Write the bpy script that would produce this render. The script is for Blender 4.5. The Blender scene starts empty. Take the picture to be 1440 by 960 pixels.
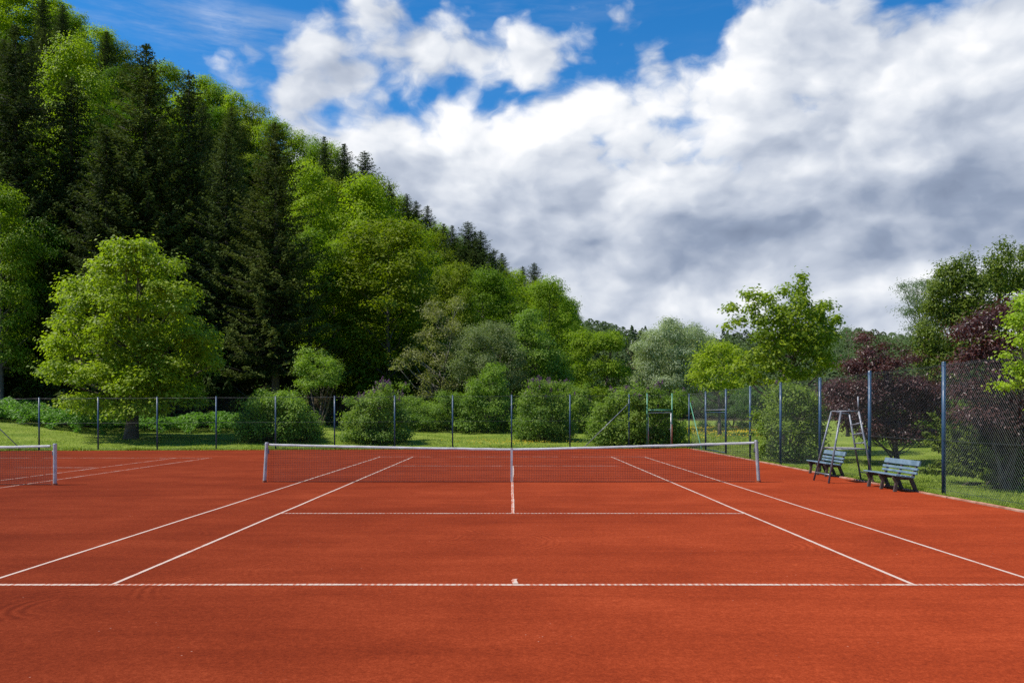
import bpy, math, random
import numpy as np
from mathutils import Vector

R = math.radians
random.seed(7)
scene = bpy.context.scene
COL = scene.collection
F = 1069.0      # focal length of the photograph in its own pixels (1440 wide)
HY = 583.0      # horizon row
CH = 1.75       # camera height


# ------------------------------------------------------------------ helpers
def at(px, py, d):
    return np.array([(px - 720.0) * d / F, d, CH + (HY - py) * d / F])


def tag(o, label=None, cat=None, group=None, kind=None):
    if label: o['label'] = label
    if cat: o['category'] = cat
    if group: o['group'] = group
    if kind: o['kind'] = kind
    return o


def link(name, me, mat=None, parent=None):
    o = bpy.data.objects.new(name, me)
    COL.objects.link(o)
    if mat is not None:
        if isinstance(mat, (list, tuple)):
            for m in mat: me.materials.append(m)
        else:
            me.materials.append(mat)
    if parent is not None: o.parent = parent
    return o


def empty(name, loc=(0, 0, 0), rz=0.0):
    o = bpy.data.objects.new(name, None)
    o.empty_display_size = 0.3
    o.location = loc
    o.rotation_euler = (0, 0, rz)
    COL.objects.link(o)
    return o


def mesh_np(name, V, faces_idx, loop_start, tint=None, smooth=False):
    """verts (N,3), flat loop vertex indices, polygon starts."""
    me = bpy.data.meshes.new(name)
    V = np.asarray(V, np.float32)
    me.vertices.add(len(V))
    me.vertices.foreach_set('co', V.ravel())
    me.loops.add(len(faces_idx))
    me.loops.foreach_set('vertex_index', np.asarray(faces_idx, np.int32))
    me.polygons.add(len(loop_start))
    me.polygons.foreach_set('loop_start', np.asarray(loop_start, np.int32))
    if smooth:
        me.polygons.foreach_set('use_smooth', np.ones(len(loop_start), bool))
    else:
        me.polygons.foreach_set('use_smooth', np.zeros(len(loop_start), bool))
    if tint is not None:
        a = me.attributes.new('tint', 'FLOAT', 'POINT')
        a.data.foreach_set('value', np.asarray(tint, np.float32))
    me.update(calc_edges=True)
    return me


class MB:
    """collects boxes, bars, tubes and quads, and links them as ONE mesh."""
    def __init__(s): s.v = []; s.f = []

    def poly(s, pts):
        n = len(s.v); s.v += [tuple(p) for p in pts]; s.f.append(tuple(range(n, n + len(pts)))); return s

    def box(s, c, d, rz=0.0, bev=0.0):
        cx, cy, cz = c; hx, hy, hz = d[0] / 2, d[1] / 2, d[2] / 2
        ca, sa = math.cos(rz), math.sin(rz)
        n = len(s.v)
        b = min(bev, hx * .9, hy * .9, hz * .9)
        if b <= 0:
            for z in (-hz, hz):
                for x, y in ((-hx, -hy), (hx, -hy), (hx, hy), (-hx, hy)):
                    s.v.append((cx + x * ca - y * sa, cy + x * sa + y * ca, cz + z))
            for q in ((3, 2, 1, 0), (4, 5, 6, 7), (0, 1, 5, 4), (1, 2, 6, 5), (2, 3, 7, 6), (3, 0, 4, 7)):
                s.f.append(tuple(n + i for i in q))
        else:
            lv = [(-hz, b), (-hz + b, 0), (hz - b, 0), (hz, b)]
            for z, ins in lv:
                X, Y = hx - ins, hy - ins
                for x, y in ((-X + b, -Y), (X - b, -Y), (X, -Y + b), (X, Y - b), (X - b, Y), (-X + b, Y), (-X, Y - b), (-X, -Y + b)):
                    s.v.append((cx + x * ca - y * sa, cy + x * sa + y * ca, cz + z))
            s.f.append(tuple(n + i for i in range(7, -1, -1)))
            s.f.append(tuple(n + 24 + i for i in range(8)))
            for l in range(3):
                for i in range(8):
                    j = (i + 1) % 8
                    s.f.append((n + l * 8 + i, n + l * 8 + j, n + (l + 1) * 8 + j, n + (l + 1) * 8 + i))
        return s

    def tube(s, pts, rad, n=8, cap=True):
        pts = [Vector(p) for p in pts]
        if not isinstance(rad, (list, tuple)): rad = [rad] * len(pts)
        base = len(s.v)
        prev = None
        for i, p in enumerate(pts):
            t = (pts[min(i + 1, len(pts) - 1)] - pts[max(i - 1, 0)]).normalized()
            if prev is None:
                a = t.cross(Vector((0, 0, 1)))
                if a.length < 1e-3: a = t.cross(Vector((1, 0, 0)))
            else:
                a = prev - t * prev.dot(t)
            a.normalize(); prev = a
            b = t.cross(a)
            for k in range(n):
                th = 2 * math.pi * k / n
                q = p + (a * math.cos(th) + b * math.sin(th)) * rad[i]
                s.v.append(tuple(q))
        for i in range(len(pts) - 1):
            for k in range(n):
                j = (k + 1) % n
                s.f.append((base + i * n + k, base + i * n + j, base + (i + 1) * n + j, base + (i + 1) * n + k))
        if cap:
            s.f.append(tuple(base + k for k in range(n - 1, -1, -1)))
            s.f.append(tuple(base + (len(pts) - 1) * n + k for k in range(n)))
        return s

    def plank(s, p0, p1, up, w, t):
        """board from p0 to p1, width w along 'side', thickness t along up."""
        p0, p1, up = Vector(p0), Vector(p1), Vector(up).normalized()
        ax = (p1 - p0).normalized(); sd = ax.cross(up).normalized(); up = sd.cross(ax)
        n = len(s.v); b = min(w, t) * .28
        prof = [(-w / 2 + b, -t / 2), (w / 2 - b, -t / 2), (w / 2, -t / 2 + b), (w / 2, t / 2 - b),
                (w / 2 - b, t / 2), (-w / 2 + b, t / 2), (-w / 2, t / 2 - b), (-w / 2, -t / 2 + b)]
        for p in (p0, p1):
            for x, y in prof: s.v.append(tuple(p + sd * x + up * y))
        for k in range(8):
            j = (k + 1) % 8
            s.f.append((n + k, n + j, n + 8 + j, n + 8 + k))
        s.f.append(tuple(n + k for k in range(7, -1, -1))); s.f.append(tuple(n + 8 + k for k in range(8)))
        return s

    def build(s, name, mat, parent=None, smooth=False):
        me = bpy.data.meshes.new(name)
        me.from_pydata(s.v, [], s.f); me.update()
        if smooth:
            me.polygons.foreach_set('use_smooth', np.ones(len(me.polygons), bool))
        return link(name, me, mat, parent)


# ------------------------------------------------------------------ node helper
class E:
    """socket with arithmetic, for short procedural expressions"""
    def __init__(s, nt, sock): s.nt, s.s = nt, sock

    def m(s, op, b=None, c=None):
        n = s.nt.nodes.new('ShaderNodeMath'); n.operation = op
        for i, x in enumerate((s, b, c)):
            if x is None: continue
            if isinstance(x, E): s.nt.links.new(x.s, n.inputs[i])
            else: n.inputs[i].default_value = x
        return E(s.nt, n.outputs[0])

    def __add__(s, b): return s.m('ADD', b)
    def __sub__(s, b): return s.m('SUBTRACT', b)
    def __mul__(s, b): return s.m('MULTIPLY', b)
    __radd__ = __add__
    __rmul__ = __mul__

    def rng(s, a, b, c=0.0, d=1.0, smooth=True):
        n = s.nt.nodes.new('ShaderNodeMapRange'); n.interpolation_type = 'SMOOTHSTEP' if smooth else 'LINEAR'
        s.nt.links.new(s.s, n.inputs[0])
        for i, x in enumerate((a, b, c, d)): n.inputs[i + 1].default_value = x
        return E(s.nt, n.outputs[0])

    def vm(s, op, b=None):
        n = s.nt.nodes.new('ShaderNodeVectorMath'); n.operation = op
        s.nt.links.new(s.s, n.inputs[0])
        if b is not None:
            if isinstance(b, E): s.nt.links.new(b.s, n.inputs[1])
            else: n.inputs[1].default_value = b
        return E(s.nt, n.outputs['Value'] if op in ('LENGTH', 'DOT_PRODUCT', 'DISTANCE') else n.outputs[0])

    def noise(s, scale, detail=4, rough=.55, dist=0.0, color=False):
        n = s.nt.nodes.new('ShaderNodeTexNoise')
        s.nt.links.new(s.s, n.inputs['Vector'])
        n.inputs['Scale'].default_value = scale; n.inputs['Detail'].default_value = detail
        n.inputs['Roughness'].default_value = rough; n.inputs['Distortion'].default_value = dist
        return E(s.nt, n.outputs['Color' if color else 'Fac'])

    def ramp(s, stops, interp='LINEAR'):
        n = s.nt.nodes.new('ShaderNodeValToRGB'); n.color_ramp.interpolation = interp
        el = n.color_ramp.elements
        while len(el) < len(stops): el.new(.5)
        for e, (p, c) in zip(el, stops): e.position = p; e.color = (*c, 1)
        s.nt.links.new(s.s, n.inputs[0])
        return E(s.nt, n.outputs[0])

    def mix(s, a, b, blend='MIX'):
        n = s.nt.nodes.new('ShaderNodeMix'); n.data_type = 'RGBA'; n.blend_type = blend
        s.nt.links.new(s.s, n.inputs[0])
        for i, x in ((6, a), (7, b)):
            if isinstance(x, E): s.nt.links.new(x.s, n.inputs[i])
            else: n.inputs[i].default_value = (*x, 1)
        return E(s.nt, n.outputs[2])


def const(nt, v):
    n = nt.nodes.new('ShaderNodeValue'); n.outputs[0].default_value = v
    return E(nt, n.outputs[0])


def new_mat(name):
    m = bpy.data.materials.new(name); m.use_nodes = True
    nt = m.node_tree
    return m, nt, nt.nodes['Principled BSDF']


def objco(nt): return E(nt, nt.nodes.new('ShaderNodeTexCoord').outputs['Object'])


def bump(nt, bsdf, h, strength, dist):
    b = nt.nodes.new('ShaderNodeBump'); b.inputs['Strength'].default_value = strength; b.inputs['Distance'].default_value = dist
    nt.links.new(h.s, b.inputs['Height']); nt.links.new(b.outputs[0], bsdf.inputs['Normal'])


def paint_mat(name, c0, c1, rough=.5, metal=0.0, scale=6.0, detail=6, bump_s=0.0, rough_var=.15):
    m, nt, b = new_mat(name)
    co = objco(nt)
    n = co.noise(scale, detail, .65)
    col = n.rng(.35, .68).ramp([(0, c0), (1, c1)])
    nt.links.new(col.s, b.inputs['Base Color'])
    r = co.noise(scale * 3, 3).rng(.3, .7, rough - rough_var, rough + rough_var)
    nt.links.new(r.s, b.inputs['Roughness'])
    b.inputs['Metallic'].default_value = metal
    if bump_s: bump(nt, b, co.noise(scale * 5, 4), bump_s, .01)
    return m


def leaf_mat(name, dark, light, trans=.35, rough=.5, spec=.25, tcol=(1.5, 1.7, .7)):
    m, nt, b = new_mat(name)
    a = nt.nodes.new('ShaderNodeAttribute'); a.attribute_name = 'tint'
    col = E(nt, a.outputs['Fac']).ramp([(0, dark), (1, light)])
    oi = nt.nodes.new('ShaderNodeObjectInfo')
    col = const(nt, 1.0).mix(col, E(nt, oi.outputs['Color']), 'MULTIPLY')
    nt.links.new(col.s, b.inputs['Base Color'])
    b.inputs['Roughness'].default_value = rough
    b.inputs['Specular IOR Level'].default_value = spec
    tr = nt.nodes.new('ShaderNodeBsdfTranslucent')
    tc = const(nt, 1.0).mix(col, tcol, 'MULTIPLY')
    nt.links.new(tc.s, tr.inputs[0])
    mx = nt.nodes.new('ShaderNodeMixShader'); mx.inputs[0].default_value = trans
    nt.links.new(b.outputs[0], mx.inputs[1]); nt.links.new(tr.outputs[0], mx.inputs[2])
    nt.links.new(mx.outputs[0], nt.nodes['Material Output'].inputs[0])
    return m


# ------------------------------------------------------------------ materials
M = {}
M['maple'] = leaf_mat('maple leaves', (.085, .140, .008), (.300, .365, .022), .44, .5, .2)
M['beech'] = leaf_mat('beech leaves', (.090, .152, .008), (.215, .290, .017), .42, .55, .15)
M['green'] = leaf_mat('green leaves', (.040, .095, .012), (.100, .180, .028))
M['lilac'] = leaf_mat('lilac leaves', (.066, .124, .014), (.205, .280, .038), .4, .5, .2)
M['fresh'] = leaf_mat('fresh shrub leaves', (.080, .148, .015), (.215, .305, .040), .40, .5, .2)
M['willow'] = leaf_mat('grey willow leaves', (.105, .135, .045), (.210, .250, .100))
M['silver'] = leaf_mat('silver willow leaves', (.140, .180, .080), (.360, .410, .260), .35)
M['budding'] = leaf_mat('budding leaves', (.115, .115, .036), (.235, .250, .080))
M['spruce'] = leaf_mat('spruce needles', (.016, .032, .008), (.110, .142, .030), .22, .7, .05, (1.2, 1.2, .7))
M['plum'] = leaf_mat('copper plum leaves', (.032, .014, .013), (.118, .050, .042), .3, .4, .4, (1.8, .9, .7))
M['yew'] = leaf_mat('yew sprays', (.026, .052, .006), (.175, .225, .020), .3)
M['yellow'] = leaf_mat('yellow green leaves', (.170, .260, .014), (.320, .430, .030), .42)
M['pine'] = leaf_mat('larch needles', (.070, .110, .045), (.130, .180, .080), .3)
M['nettle'] = leaf_mat('nettle leaves', (.060, .150, .009), (.150, .290, .024), .4)
M['grass'] = leaf_mat('grass blades', (.125, .180, .016), (.290, .345, .042), .35, .6, .15)
M['farwood'] = leaf_mat('distant foliage', (.040, .066, .026), (.095, .135, .048), .25, .7, .1)
M['blossom'] = leaf_mat('lilac blossom', (.090, .040, .085), (.230, .130, .210), .3, .6, .2, (1.3, 1.0, 1.3))
M['buttercup'] = leaf_mat('buttercup petals', (.55, .36, .01), (.75, .52, .02), .3, .5, .2, (1, 1, .5))
M['bark'] = paint_mat('bark', (.055, .042, .030), (.13, .105, .080), .9, 0, 3.0, 8, .6)
M['bark_pale'] = paint_mat('pale bark', (.10, .09, .075), (.22, .20, .17), .9, 0, 3.0, 8, .6)
M['stem'] = paint_mat('shrub stems', (.05, .036, .026), (.11, .085, .062), .85, 0, 8.0, 6, .4)
M['blue_post'] = paint_mat('blue coated steel', (.013, .042, .085), (.022, .064, .122), .5, 0, 2.0, 6)
M['green_post'] = paint_mat('green coated steel', (.06, .20, .12), (.10, .28, .17), .5, 0, 2.5, 6)
M['rust'] = paint_mat('rusting steel', (.16, .045, .018), (.28, .09, .04), .8, 0, 9.0, 8, .3)
M['galv'] = paint_mat('galvanised steel', (.12, .128, .148), (.22, .232, .255), .5, .3, 5.0, 7)
M['wire'] = paint_mat('fence wire', (.018, .026, .028), (.035, .046, .048), .6, 0, 1.2, 4)
M['wire_pale'] = paint_mat('fence wire paled for glints', (.05, .062, .064), (.10, .115, .115), .5, 0, 1.2, 4)  # paler copy of the fence wire, its glints put into the colour
M['alu'] = paint_mat('net post aluminium', (.33, .33, .345), (.50, .50, .515), .42, .3, 5.0, 6)
M['net'] = paint_mat('net cord', (.020, .018, .018), (.055, .040, .036), .8, 0, 3.0, 4)
M['band'] = paint_mat('white canvas band', (.42, .40, .385), (.58, .56, .55), .8, 0, 3.0, 8, .2)
M['bench_blue'] = paint_mat('weathered blue plastic', (.085, .134, .172), (.150, .215, .265), .55, 0, 3.0, 8, .2)
M['bench_leg'] = paint_mat('dark brown bench leg', (.040, .026, .022), (.105, .062, .050), .75, 0, 5.0, 7, .3)
M['board'] = paint_mat('grey weathered board', (.17, .15, .14), (.33, .31, .29), .8, 0, 5.0, 8, .4)
M['edging'] = paint_mat('clay dusted concrete', (.26, .09, .05), (.44, .24, .17), .9, 0, 2.5, 9, .4)


def clay_mat():
    m, nt, b = new_mat('red clay')
    co = objco(nt)
    xyz = nt.nodes.new('ShaderNodeSeparateXYZ'); nt.links.new(co.s, xyz.inputs[0])
    big = co.vm('MULTIPLY', (.10, .42, 1)).noise(1.0, 6, .6, .6)
    streak = co.vm('MULTIPLY', (.35, 3.2, 1)).noise(1.0, 6, .65, .4)
    patch = co.noise(.8, 7, .62, .3)
    grain = co.noise(55.0, 5, .75)
    fine = co.noise(190.0, 2, .6)
    mid = co.noise(17.0, 5, .8)
    v = big * .19 + streak * .12 + patch * .15 + grain * .34 + mid * .24 + fine * .14 - .10
    # circular drag mat marks
    wob = co.noise(2.2, 3)
    rings = None
    for (cx, cy, r0, r1, lam, ang, amp) in (
            (-1.55, 11.0, .70, 1.15, .105, 0, .9), (-.95, 10.6, .80, 1.05, .10, 0, .7), (-.30, 10.5, .70, 1.1, .10, 0, .7),
            (.55, 11.2, .6, .95, .10, 0, .6), (3.15, 10.2, .5, 1.0, .11, 0, .7), (3.35, 8.4, .45, 1.05, .10, 20, .8),
            (-3.9, 7.0, .42, 1.0, .12, 180, 1.0), (-2.9, 7.7, .45, .95, .10, 200, .9), (-2.2, 8.5, .4, .9, .10, 150, .6),
            (-2.4, 13.3, .4, .9, .12, 0, .6), (1.6, 13.2, .4, .9, .12, 30, .5), (5.9, 9.4, .5, 1.0, .11, 180, .5), (-5.4, 10.9, .5, 1.1, .11, 0, .5)):
        p = co.vm('SUBTRACT', (cx, cy, 0))
        d = p.vm('LENGTH') + wob * .16
        w = (d * (6.2832 / lam)).m('SINE')
        k = d.rng(r0, r0 + .15) * d.rng(r1 + .1, r1 - .1)
        dirx = p.vm('NORMALIZE').vm('DOT_PRODUCT', (math.cos(R(ang)), math.sin(R(ang)), 0)).rng(-.1, .75)
        t = w * k * dirx * amp
        rings = t if rings is None else rings + t
    rings = rings * co.noise(1.4, 3).rng(.38, .6)
    scuff = co.vm('MULTIPLY', (1.3, 3.4, 1)).noise(1.6, 5, .7, 1.2)
    v2 = v + rings * .042 + scuff.rng(.58, .74) * .035 - scuff.rng(.42, .27) * .035
    col = v2.rng(.39, .66, 0, 1, False).ramp([(0, (.140, .0180, .0055)), (.40, (.238, .0335, .0095)), (.70, (.332, .054, .0170)), (1, (.48, .120, .045))])
    # a few pale crumbs of worn line chalk
    vor = nt.nodes.new('ShaderNodeTexVoronoi'); nt.links.new(co.s, vor.inputs['Vector']); vor.inputs['Scale'].default_value = 9
    spk = E(nt, vor.outputs['Distance']).rng(.075, .045)
    col = (spk * co.noise(1.3, 2).rng(.56, .68)).mix(col, (.50, .24, .16))
    nt.links.new(col.s, b.inputs['Base Color'])
    b.inputs['Roughness'].default_value = .95; b.inputs['Specular IOR Level'].default_value = .04; b.inputs['Diffuse Roughness'].default_value = 1.0
    h = grain * .6 + fine * .35 + rings * .22 + streak * .25
    bump(nt, b, h, .55, .012)
    return m


def line_mat(name, cover, dashes=0.0):
    """white court tape, dusted with clay and ribbed"""
    m, nt, b = new_mat(name)
    co = objco(nt)
    rib = co.vm('MULTIPLY', (1, 1, 0)).noise(11.0, 4, .8)
    dust = co.noise(2.1, 4, .6)
    sx = nt.nodes.new('ShaderNodeSeparateXYZ'); nt.links.new(co.s, sx.inputs[0])
    dash = ((E(nt, sx.outputs[0]) + rib * .02) * (6.2832 / .064)).m('SINE') * .5 + .5
    f = (rib * .55 + dust * .40 + dash * dashes).rng(cover, cover + .16)
    col = f.mix((.50, .375, .30), (.40, .095, .040))
    nt.links.new(col.s, b.inputs['Base Color']); b.inputs['Roughness'].default_value = .8
    return m


M['clay'] = clay_mat()
M['line'] = line_mat('side line tape', .50)
M['line_worn'] = line_mat('worn line tape', .47, .12)
M['line_far'] = line_mat('dusty line tape', .41)

# ------------------------------------------------------------------ terrain
P_ = np.array([-700, -300, 0, 150, 400, 600, 700, 820, 900, 1000])
TOE = np.interp
def toe(p): return np.interp(p, [-700, -300, 0, 150, 400, 600, 700, 820, 900, 1000], [60, 60, 64, 67, 70, 75, 86, 114, 190, 330])
def rdep(p): return np.interp(p, [-700, -300, 0, 200, 400, 600, 700, 820, 900, 1000], [190, 190, 170, 150, 140, 150, 170, 205, 300, 440])
def rhei(p): return np.interp(p, [-700, -300, 0, 200, 400, 600, 700, 780, 835, 890, 1000], [110, 110, 86, 58, 37.5, 26.5, 20, 12, 4, 0, 0])
SKX = [-200, 0, 70, 110, 150, 205, 250, 290, 330, 370, 400, 430, 470, 520, 560, 585, 610, 660, 700, 750, 785, 812, 830]
SKY = [-170, -50, 2, 30, 56, 78, 102, 118, 140, 162, 184, 198, 212, 238, 282, 292, 318, 335, 368, 392, 412, 452, 480]
def skyline(p): return np.interp(p, SKX, SKY)
def sm(x): x = np.clip(x, 0, 1); return x * x * (3 - 2 * x)


def hz(X, Y):
    X = np.asarray(X, float); Y = np.asarray(Y, float)
    Ys = np.maximum(Y, 1.0)
    p = np.clip(720 + F * X / Ys, -700, 2400)
    front = (Y > 5).astype(float)
    t = (Y - toe(p)) / np.maximum(rdep(p) - toe(p), 1)
    tc = np.clip(t, 0, 1)
    g = tc * (.55 + .45 * tc) * sm(tc / .12) ** .3
    z = rhei(p) * g * np.where(t > 1, np.exp(-np.maximum(t - 1, 0) * .8), 1)
    bank = 1.0 * sm((190 - p) / 260) * sm((Y - 38.0) / 16) * sm((80 - Y) / 10)
    lip = .03 * np.clip(Y - 42, 0, 34) * sm((900 - p) / 150)
    far = 39 * sm((Y - 230) / 190) * (.95 + .05 * np.sin(p / 60 + .8)) * np.interp(p, [780, 900, 1200, 1500, 2400], [1.03, .99, .93, .9, .7])
    far = far * (p > 600)
    far = np.where(p < 850, far * sm((p - 600) / 200), far)
    bumpy = .05 * np.sin(X * .7 + 1) * np.sin(Y * .5) * sm((Y - 42) / 8)
    return (z + bank + lip + far + bumpy) * front


def build_ground():
    rad = np.concatenate([[0.01], np.geomspace(3, 900, 150)])
    ang = np.concatenate([np.arange(-60, 60.1, .8), np.arange(66, 299, 6.0)])
    nr, na = len(rad), len(ang)
    A, Rr = np.meshgrid(np.radians(ang), rad)
    X = Rr * np.sin(A); Y = Rr * np.cos(A)
    Z = hz(X, Y) - .05 + .05 * sm((Y - 40) / 2)
    V = np.stack([X, Y, Z], -1).reshape(-1, 3)
    I = np.arange(nr * na).reshape(nr, na)
    a = I[:-1]; b_ = I[1:]
    q = np.stack([a, np.roll(a, -1, 1), np.roll(b_, -1, 1), b_], -1).reshape(-1, 4)[:, ::-1]
    p = 720 + F * X / np.maximum(Y, 1)
    forest = sm((Y - toe(p) + 4) / 4) * (Y > 5) * (p < 860) + sm((Y - 210) / 30) * (Y > 5)
    me = mesh_np('ground', V, q.ravel(), np.arange(len(q)) * 4, np.clip(forest, 0, 1).ravel(), True)
    m, nt, b = new_mat('grass and forest floor')
    co = objco(nt)
    at_ = nt.nodes.new('ShaderNodeAttribute'); at_.attribute_name = 'tint'
    n1 = co.noise(.35, 6, .6); n2 = co.noise(6.0, 5, .7); n3 = co.vm('MULTIPLY', (1, .3, 1)).noise(22.0, 4, .7)
    gcol = (n1 * .4 + n2 * .3 + n3 * .4).rng(.4, .68).ramp([(0, (.090, .140, .016)), (.55, (.155, .210, .028)), (1, (.245, .275, .055))])
    fcol = n2.rng(.35, .65).ramp([(0, (.020, .016, .009)), (1, (.060, .050, .024))])
    col = E(nt, at_.outputs['Fac']).mix(gcol, fcol)
    nt.links.new(col.s, b.inputs['Base Color']); b.inputs['Roughness'].default_value = .95; b.inputs['Specular IOR Level'].default_value = .1
    bump(nt, b, n2 * .5 + n3 * .5, .7, .06)
    return tag(link('ground', me, m), 'mown grass field rising to the wooded hillside', 'ground', kind='structure')


build_ground()

# clay sheet: far edge follows the back fence, right edge the side fence
FENCE_L, FENCE_R, CORNER = (-62.0, 33.0), (9.32, 39.8), (9.32, 39.8)
def fence_y(x): return 39.8 + (x - 9.32) * (3.05 / 35.5)


def build_clay():
    xs = np.linspace(-60, 9.12, 90); t = np.linspace(0, 1, 60)
    V = []
    rng = np.random.default_rng(3)
    for x in xs:
        y1 = fence_y(x) - .12
        for k in t: V.append((x, -8 + (y1 + 8) * k, .006))
    V = np.array(V)
    nx, ny = len(xs), len(t)
    I = np.arange(nx * ny).reshape(nx, ny)
    V[I[-1], 0] += rng.normal(0, .012, ny)
    V[I[:, -1], 1] += rng.normal(0, .03, nx)
    q = np.stack([I[:-1, :-1], I[1:, :-1], I[1:, 1:], I[:-1, 1:]], -1).reshape(-1, 4)
    me = mesh_np('clay_court', V, q.ravel(), np.arange(len(q)) * 4)
    tag(link('clay_court', me, M['clay']), 'red clay surface of the tennis courts', 'court', kind='structure')


build_clay()

# edging along the right side
mb = MB()
y = -6.0
rr = random.Random(5)
while y < 39.0:
    mb.box((9.19 + rr.uniform(-.008, .008), y + .5, .010 + rr.uniform(-.006, .004)), (.085, .985, .05), rr.uniform(-.006, .006), .008)
    y += 1.0
tag(mb.build('kerb', M['edging']), 'low clay dusted edging strip between clay and grass', 'kerb', kind='structure')


# ------------------------------------------------------------------ court lines
def strip(name, p0, p1, w, mat, label, wob=.004, n=60, z=.0078):
    p0, p1 = np.array(p0, float), np.array(p1, float)
    dv = p1 - p0; L = np.hypot(*dv); dv /= L; nv = np.array([-dv[1], dv[0]])
    rng = np.random.default_rng(abs(hash(label)) % 1000 if False else len(label) * 13)
    n = max(n, int(L * 6))
    t = np.linspace(0, L, n)
    off = np.interp(t, np.linspace(0, L, max(4, int(L / 1.5))), rng.normal(0, wob, max(4, int(L / 1.5))))
    wj = w / 2 + rng.normal(0, w * .04, n)
    a = p0 + dv * t[:, None] + nv * (off + wj)[:, None]
    b_ = p0 + dv * t[:, None] + nv * (off - wj)[:, None]
    V = np.zeros((2 * n, 3)); V[:n, :2] = b_; V[n:, :2] = a; V[:, 2] = z
    I = np.arange(n - 1)
    q = np.stack([I, I + 1, I + 1 + n, I + n], -1)
    me = mesh_np(name, V, q.ravel(), np.arange(len(q)) * 4)
    return tag(link(name, me, mat), label, 'court line', kind='structure')


CX, YB, YN = 0.01, 7.80, 19.69
YF = YN + 11.885
for cx, yn, near, far_m in ((CX, YN, 'centre court', 'line'), (-17.72, 18.85, 'left court', 'line_far')):
    worn = 'line_worn' if cx == CX else 'line_far'
    for s, sd in ((-1, 'left'), (1, 'right')):
        strip('doubles_sideline', (cx + s * 5.485, yn - 11.885), (cx + s * 5.485, yn + 11.885), .042, M[far_m], f'white {sd} doubles sideline of the {near}')
        strip('singles_sideline', (cx + s * 4.115, yn - 11.85), (cx + s * 4.115, yn + 11.85), .045, M[far_m], f'white {sd} singles sideline of the {near}', z=.0086)
    strip('baseline', (cx - 5.6, yn - 11.885), (cx + 5.6, yn - 11.885), .066, M[worn], f'dashed looking white near baseline of the {near}', z=.0094)
    strip('baseline', (cx - 5.6, yn + 11.885), (cx + 5.6, yn + 11.885), .06, M['line_far'], f'dusty far baseline of the {near}', z=.0094)
    for s, sd in ((-1, 'near'), (1, 'far')):
        strip('service_line', (cx - 4.1, yn + s * 6.25), (cx + 4.1, yn + s * 6.25), .06, M['line_worn'] if s < 0 and cx == CX else M['line_far'], f'thin worn {sd} service line of the {near}', z=.0102)
    strip('centre_service_line', (cx, yn - 6.25), (cx + .02, yn + 6.25), .05, M[worn], f'slightly bent centre service line of the {near}', .012, z=.0110)
    strip('centre_mark', (cx + .02, yn - 11.84), (cx + .02, yn - 11.62), .055, M[worn], f'short white centre mark on the near baseline of the {near}', z=.0110, n=8)


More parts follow.
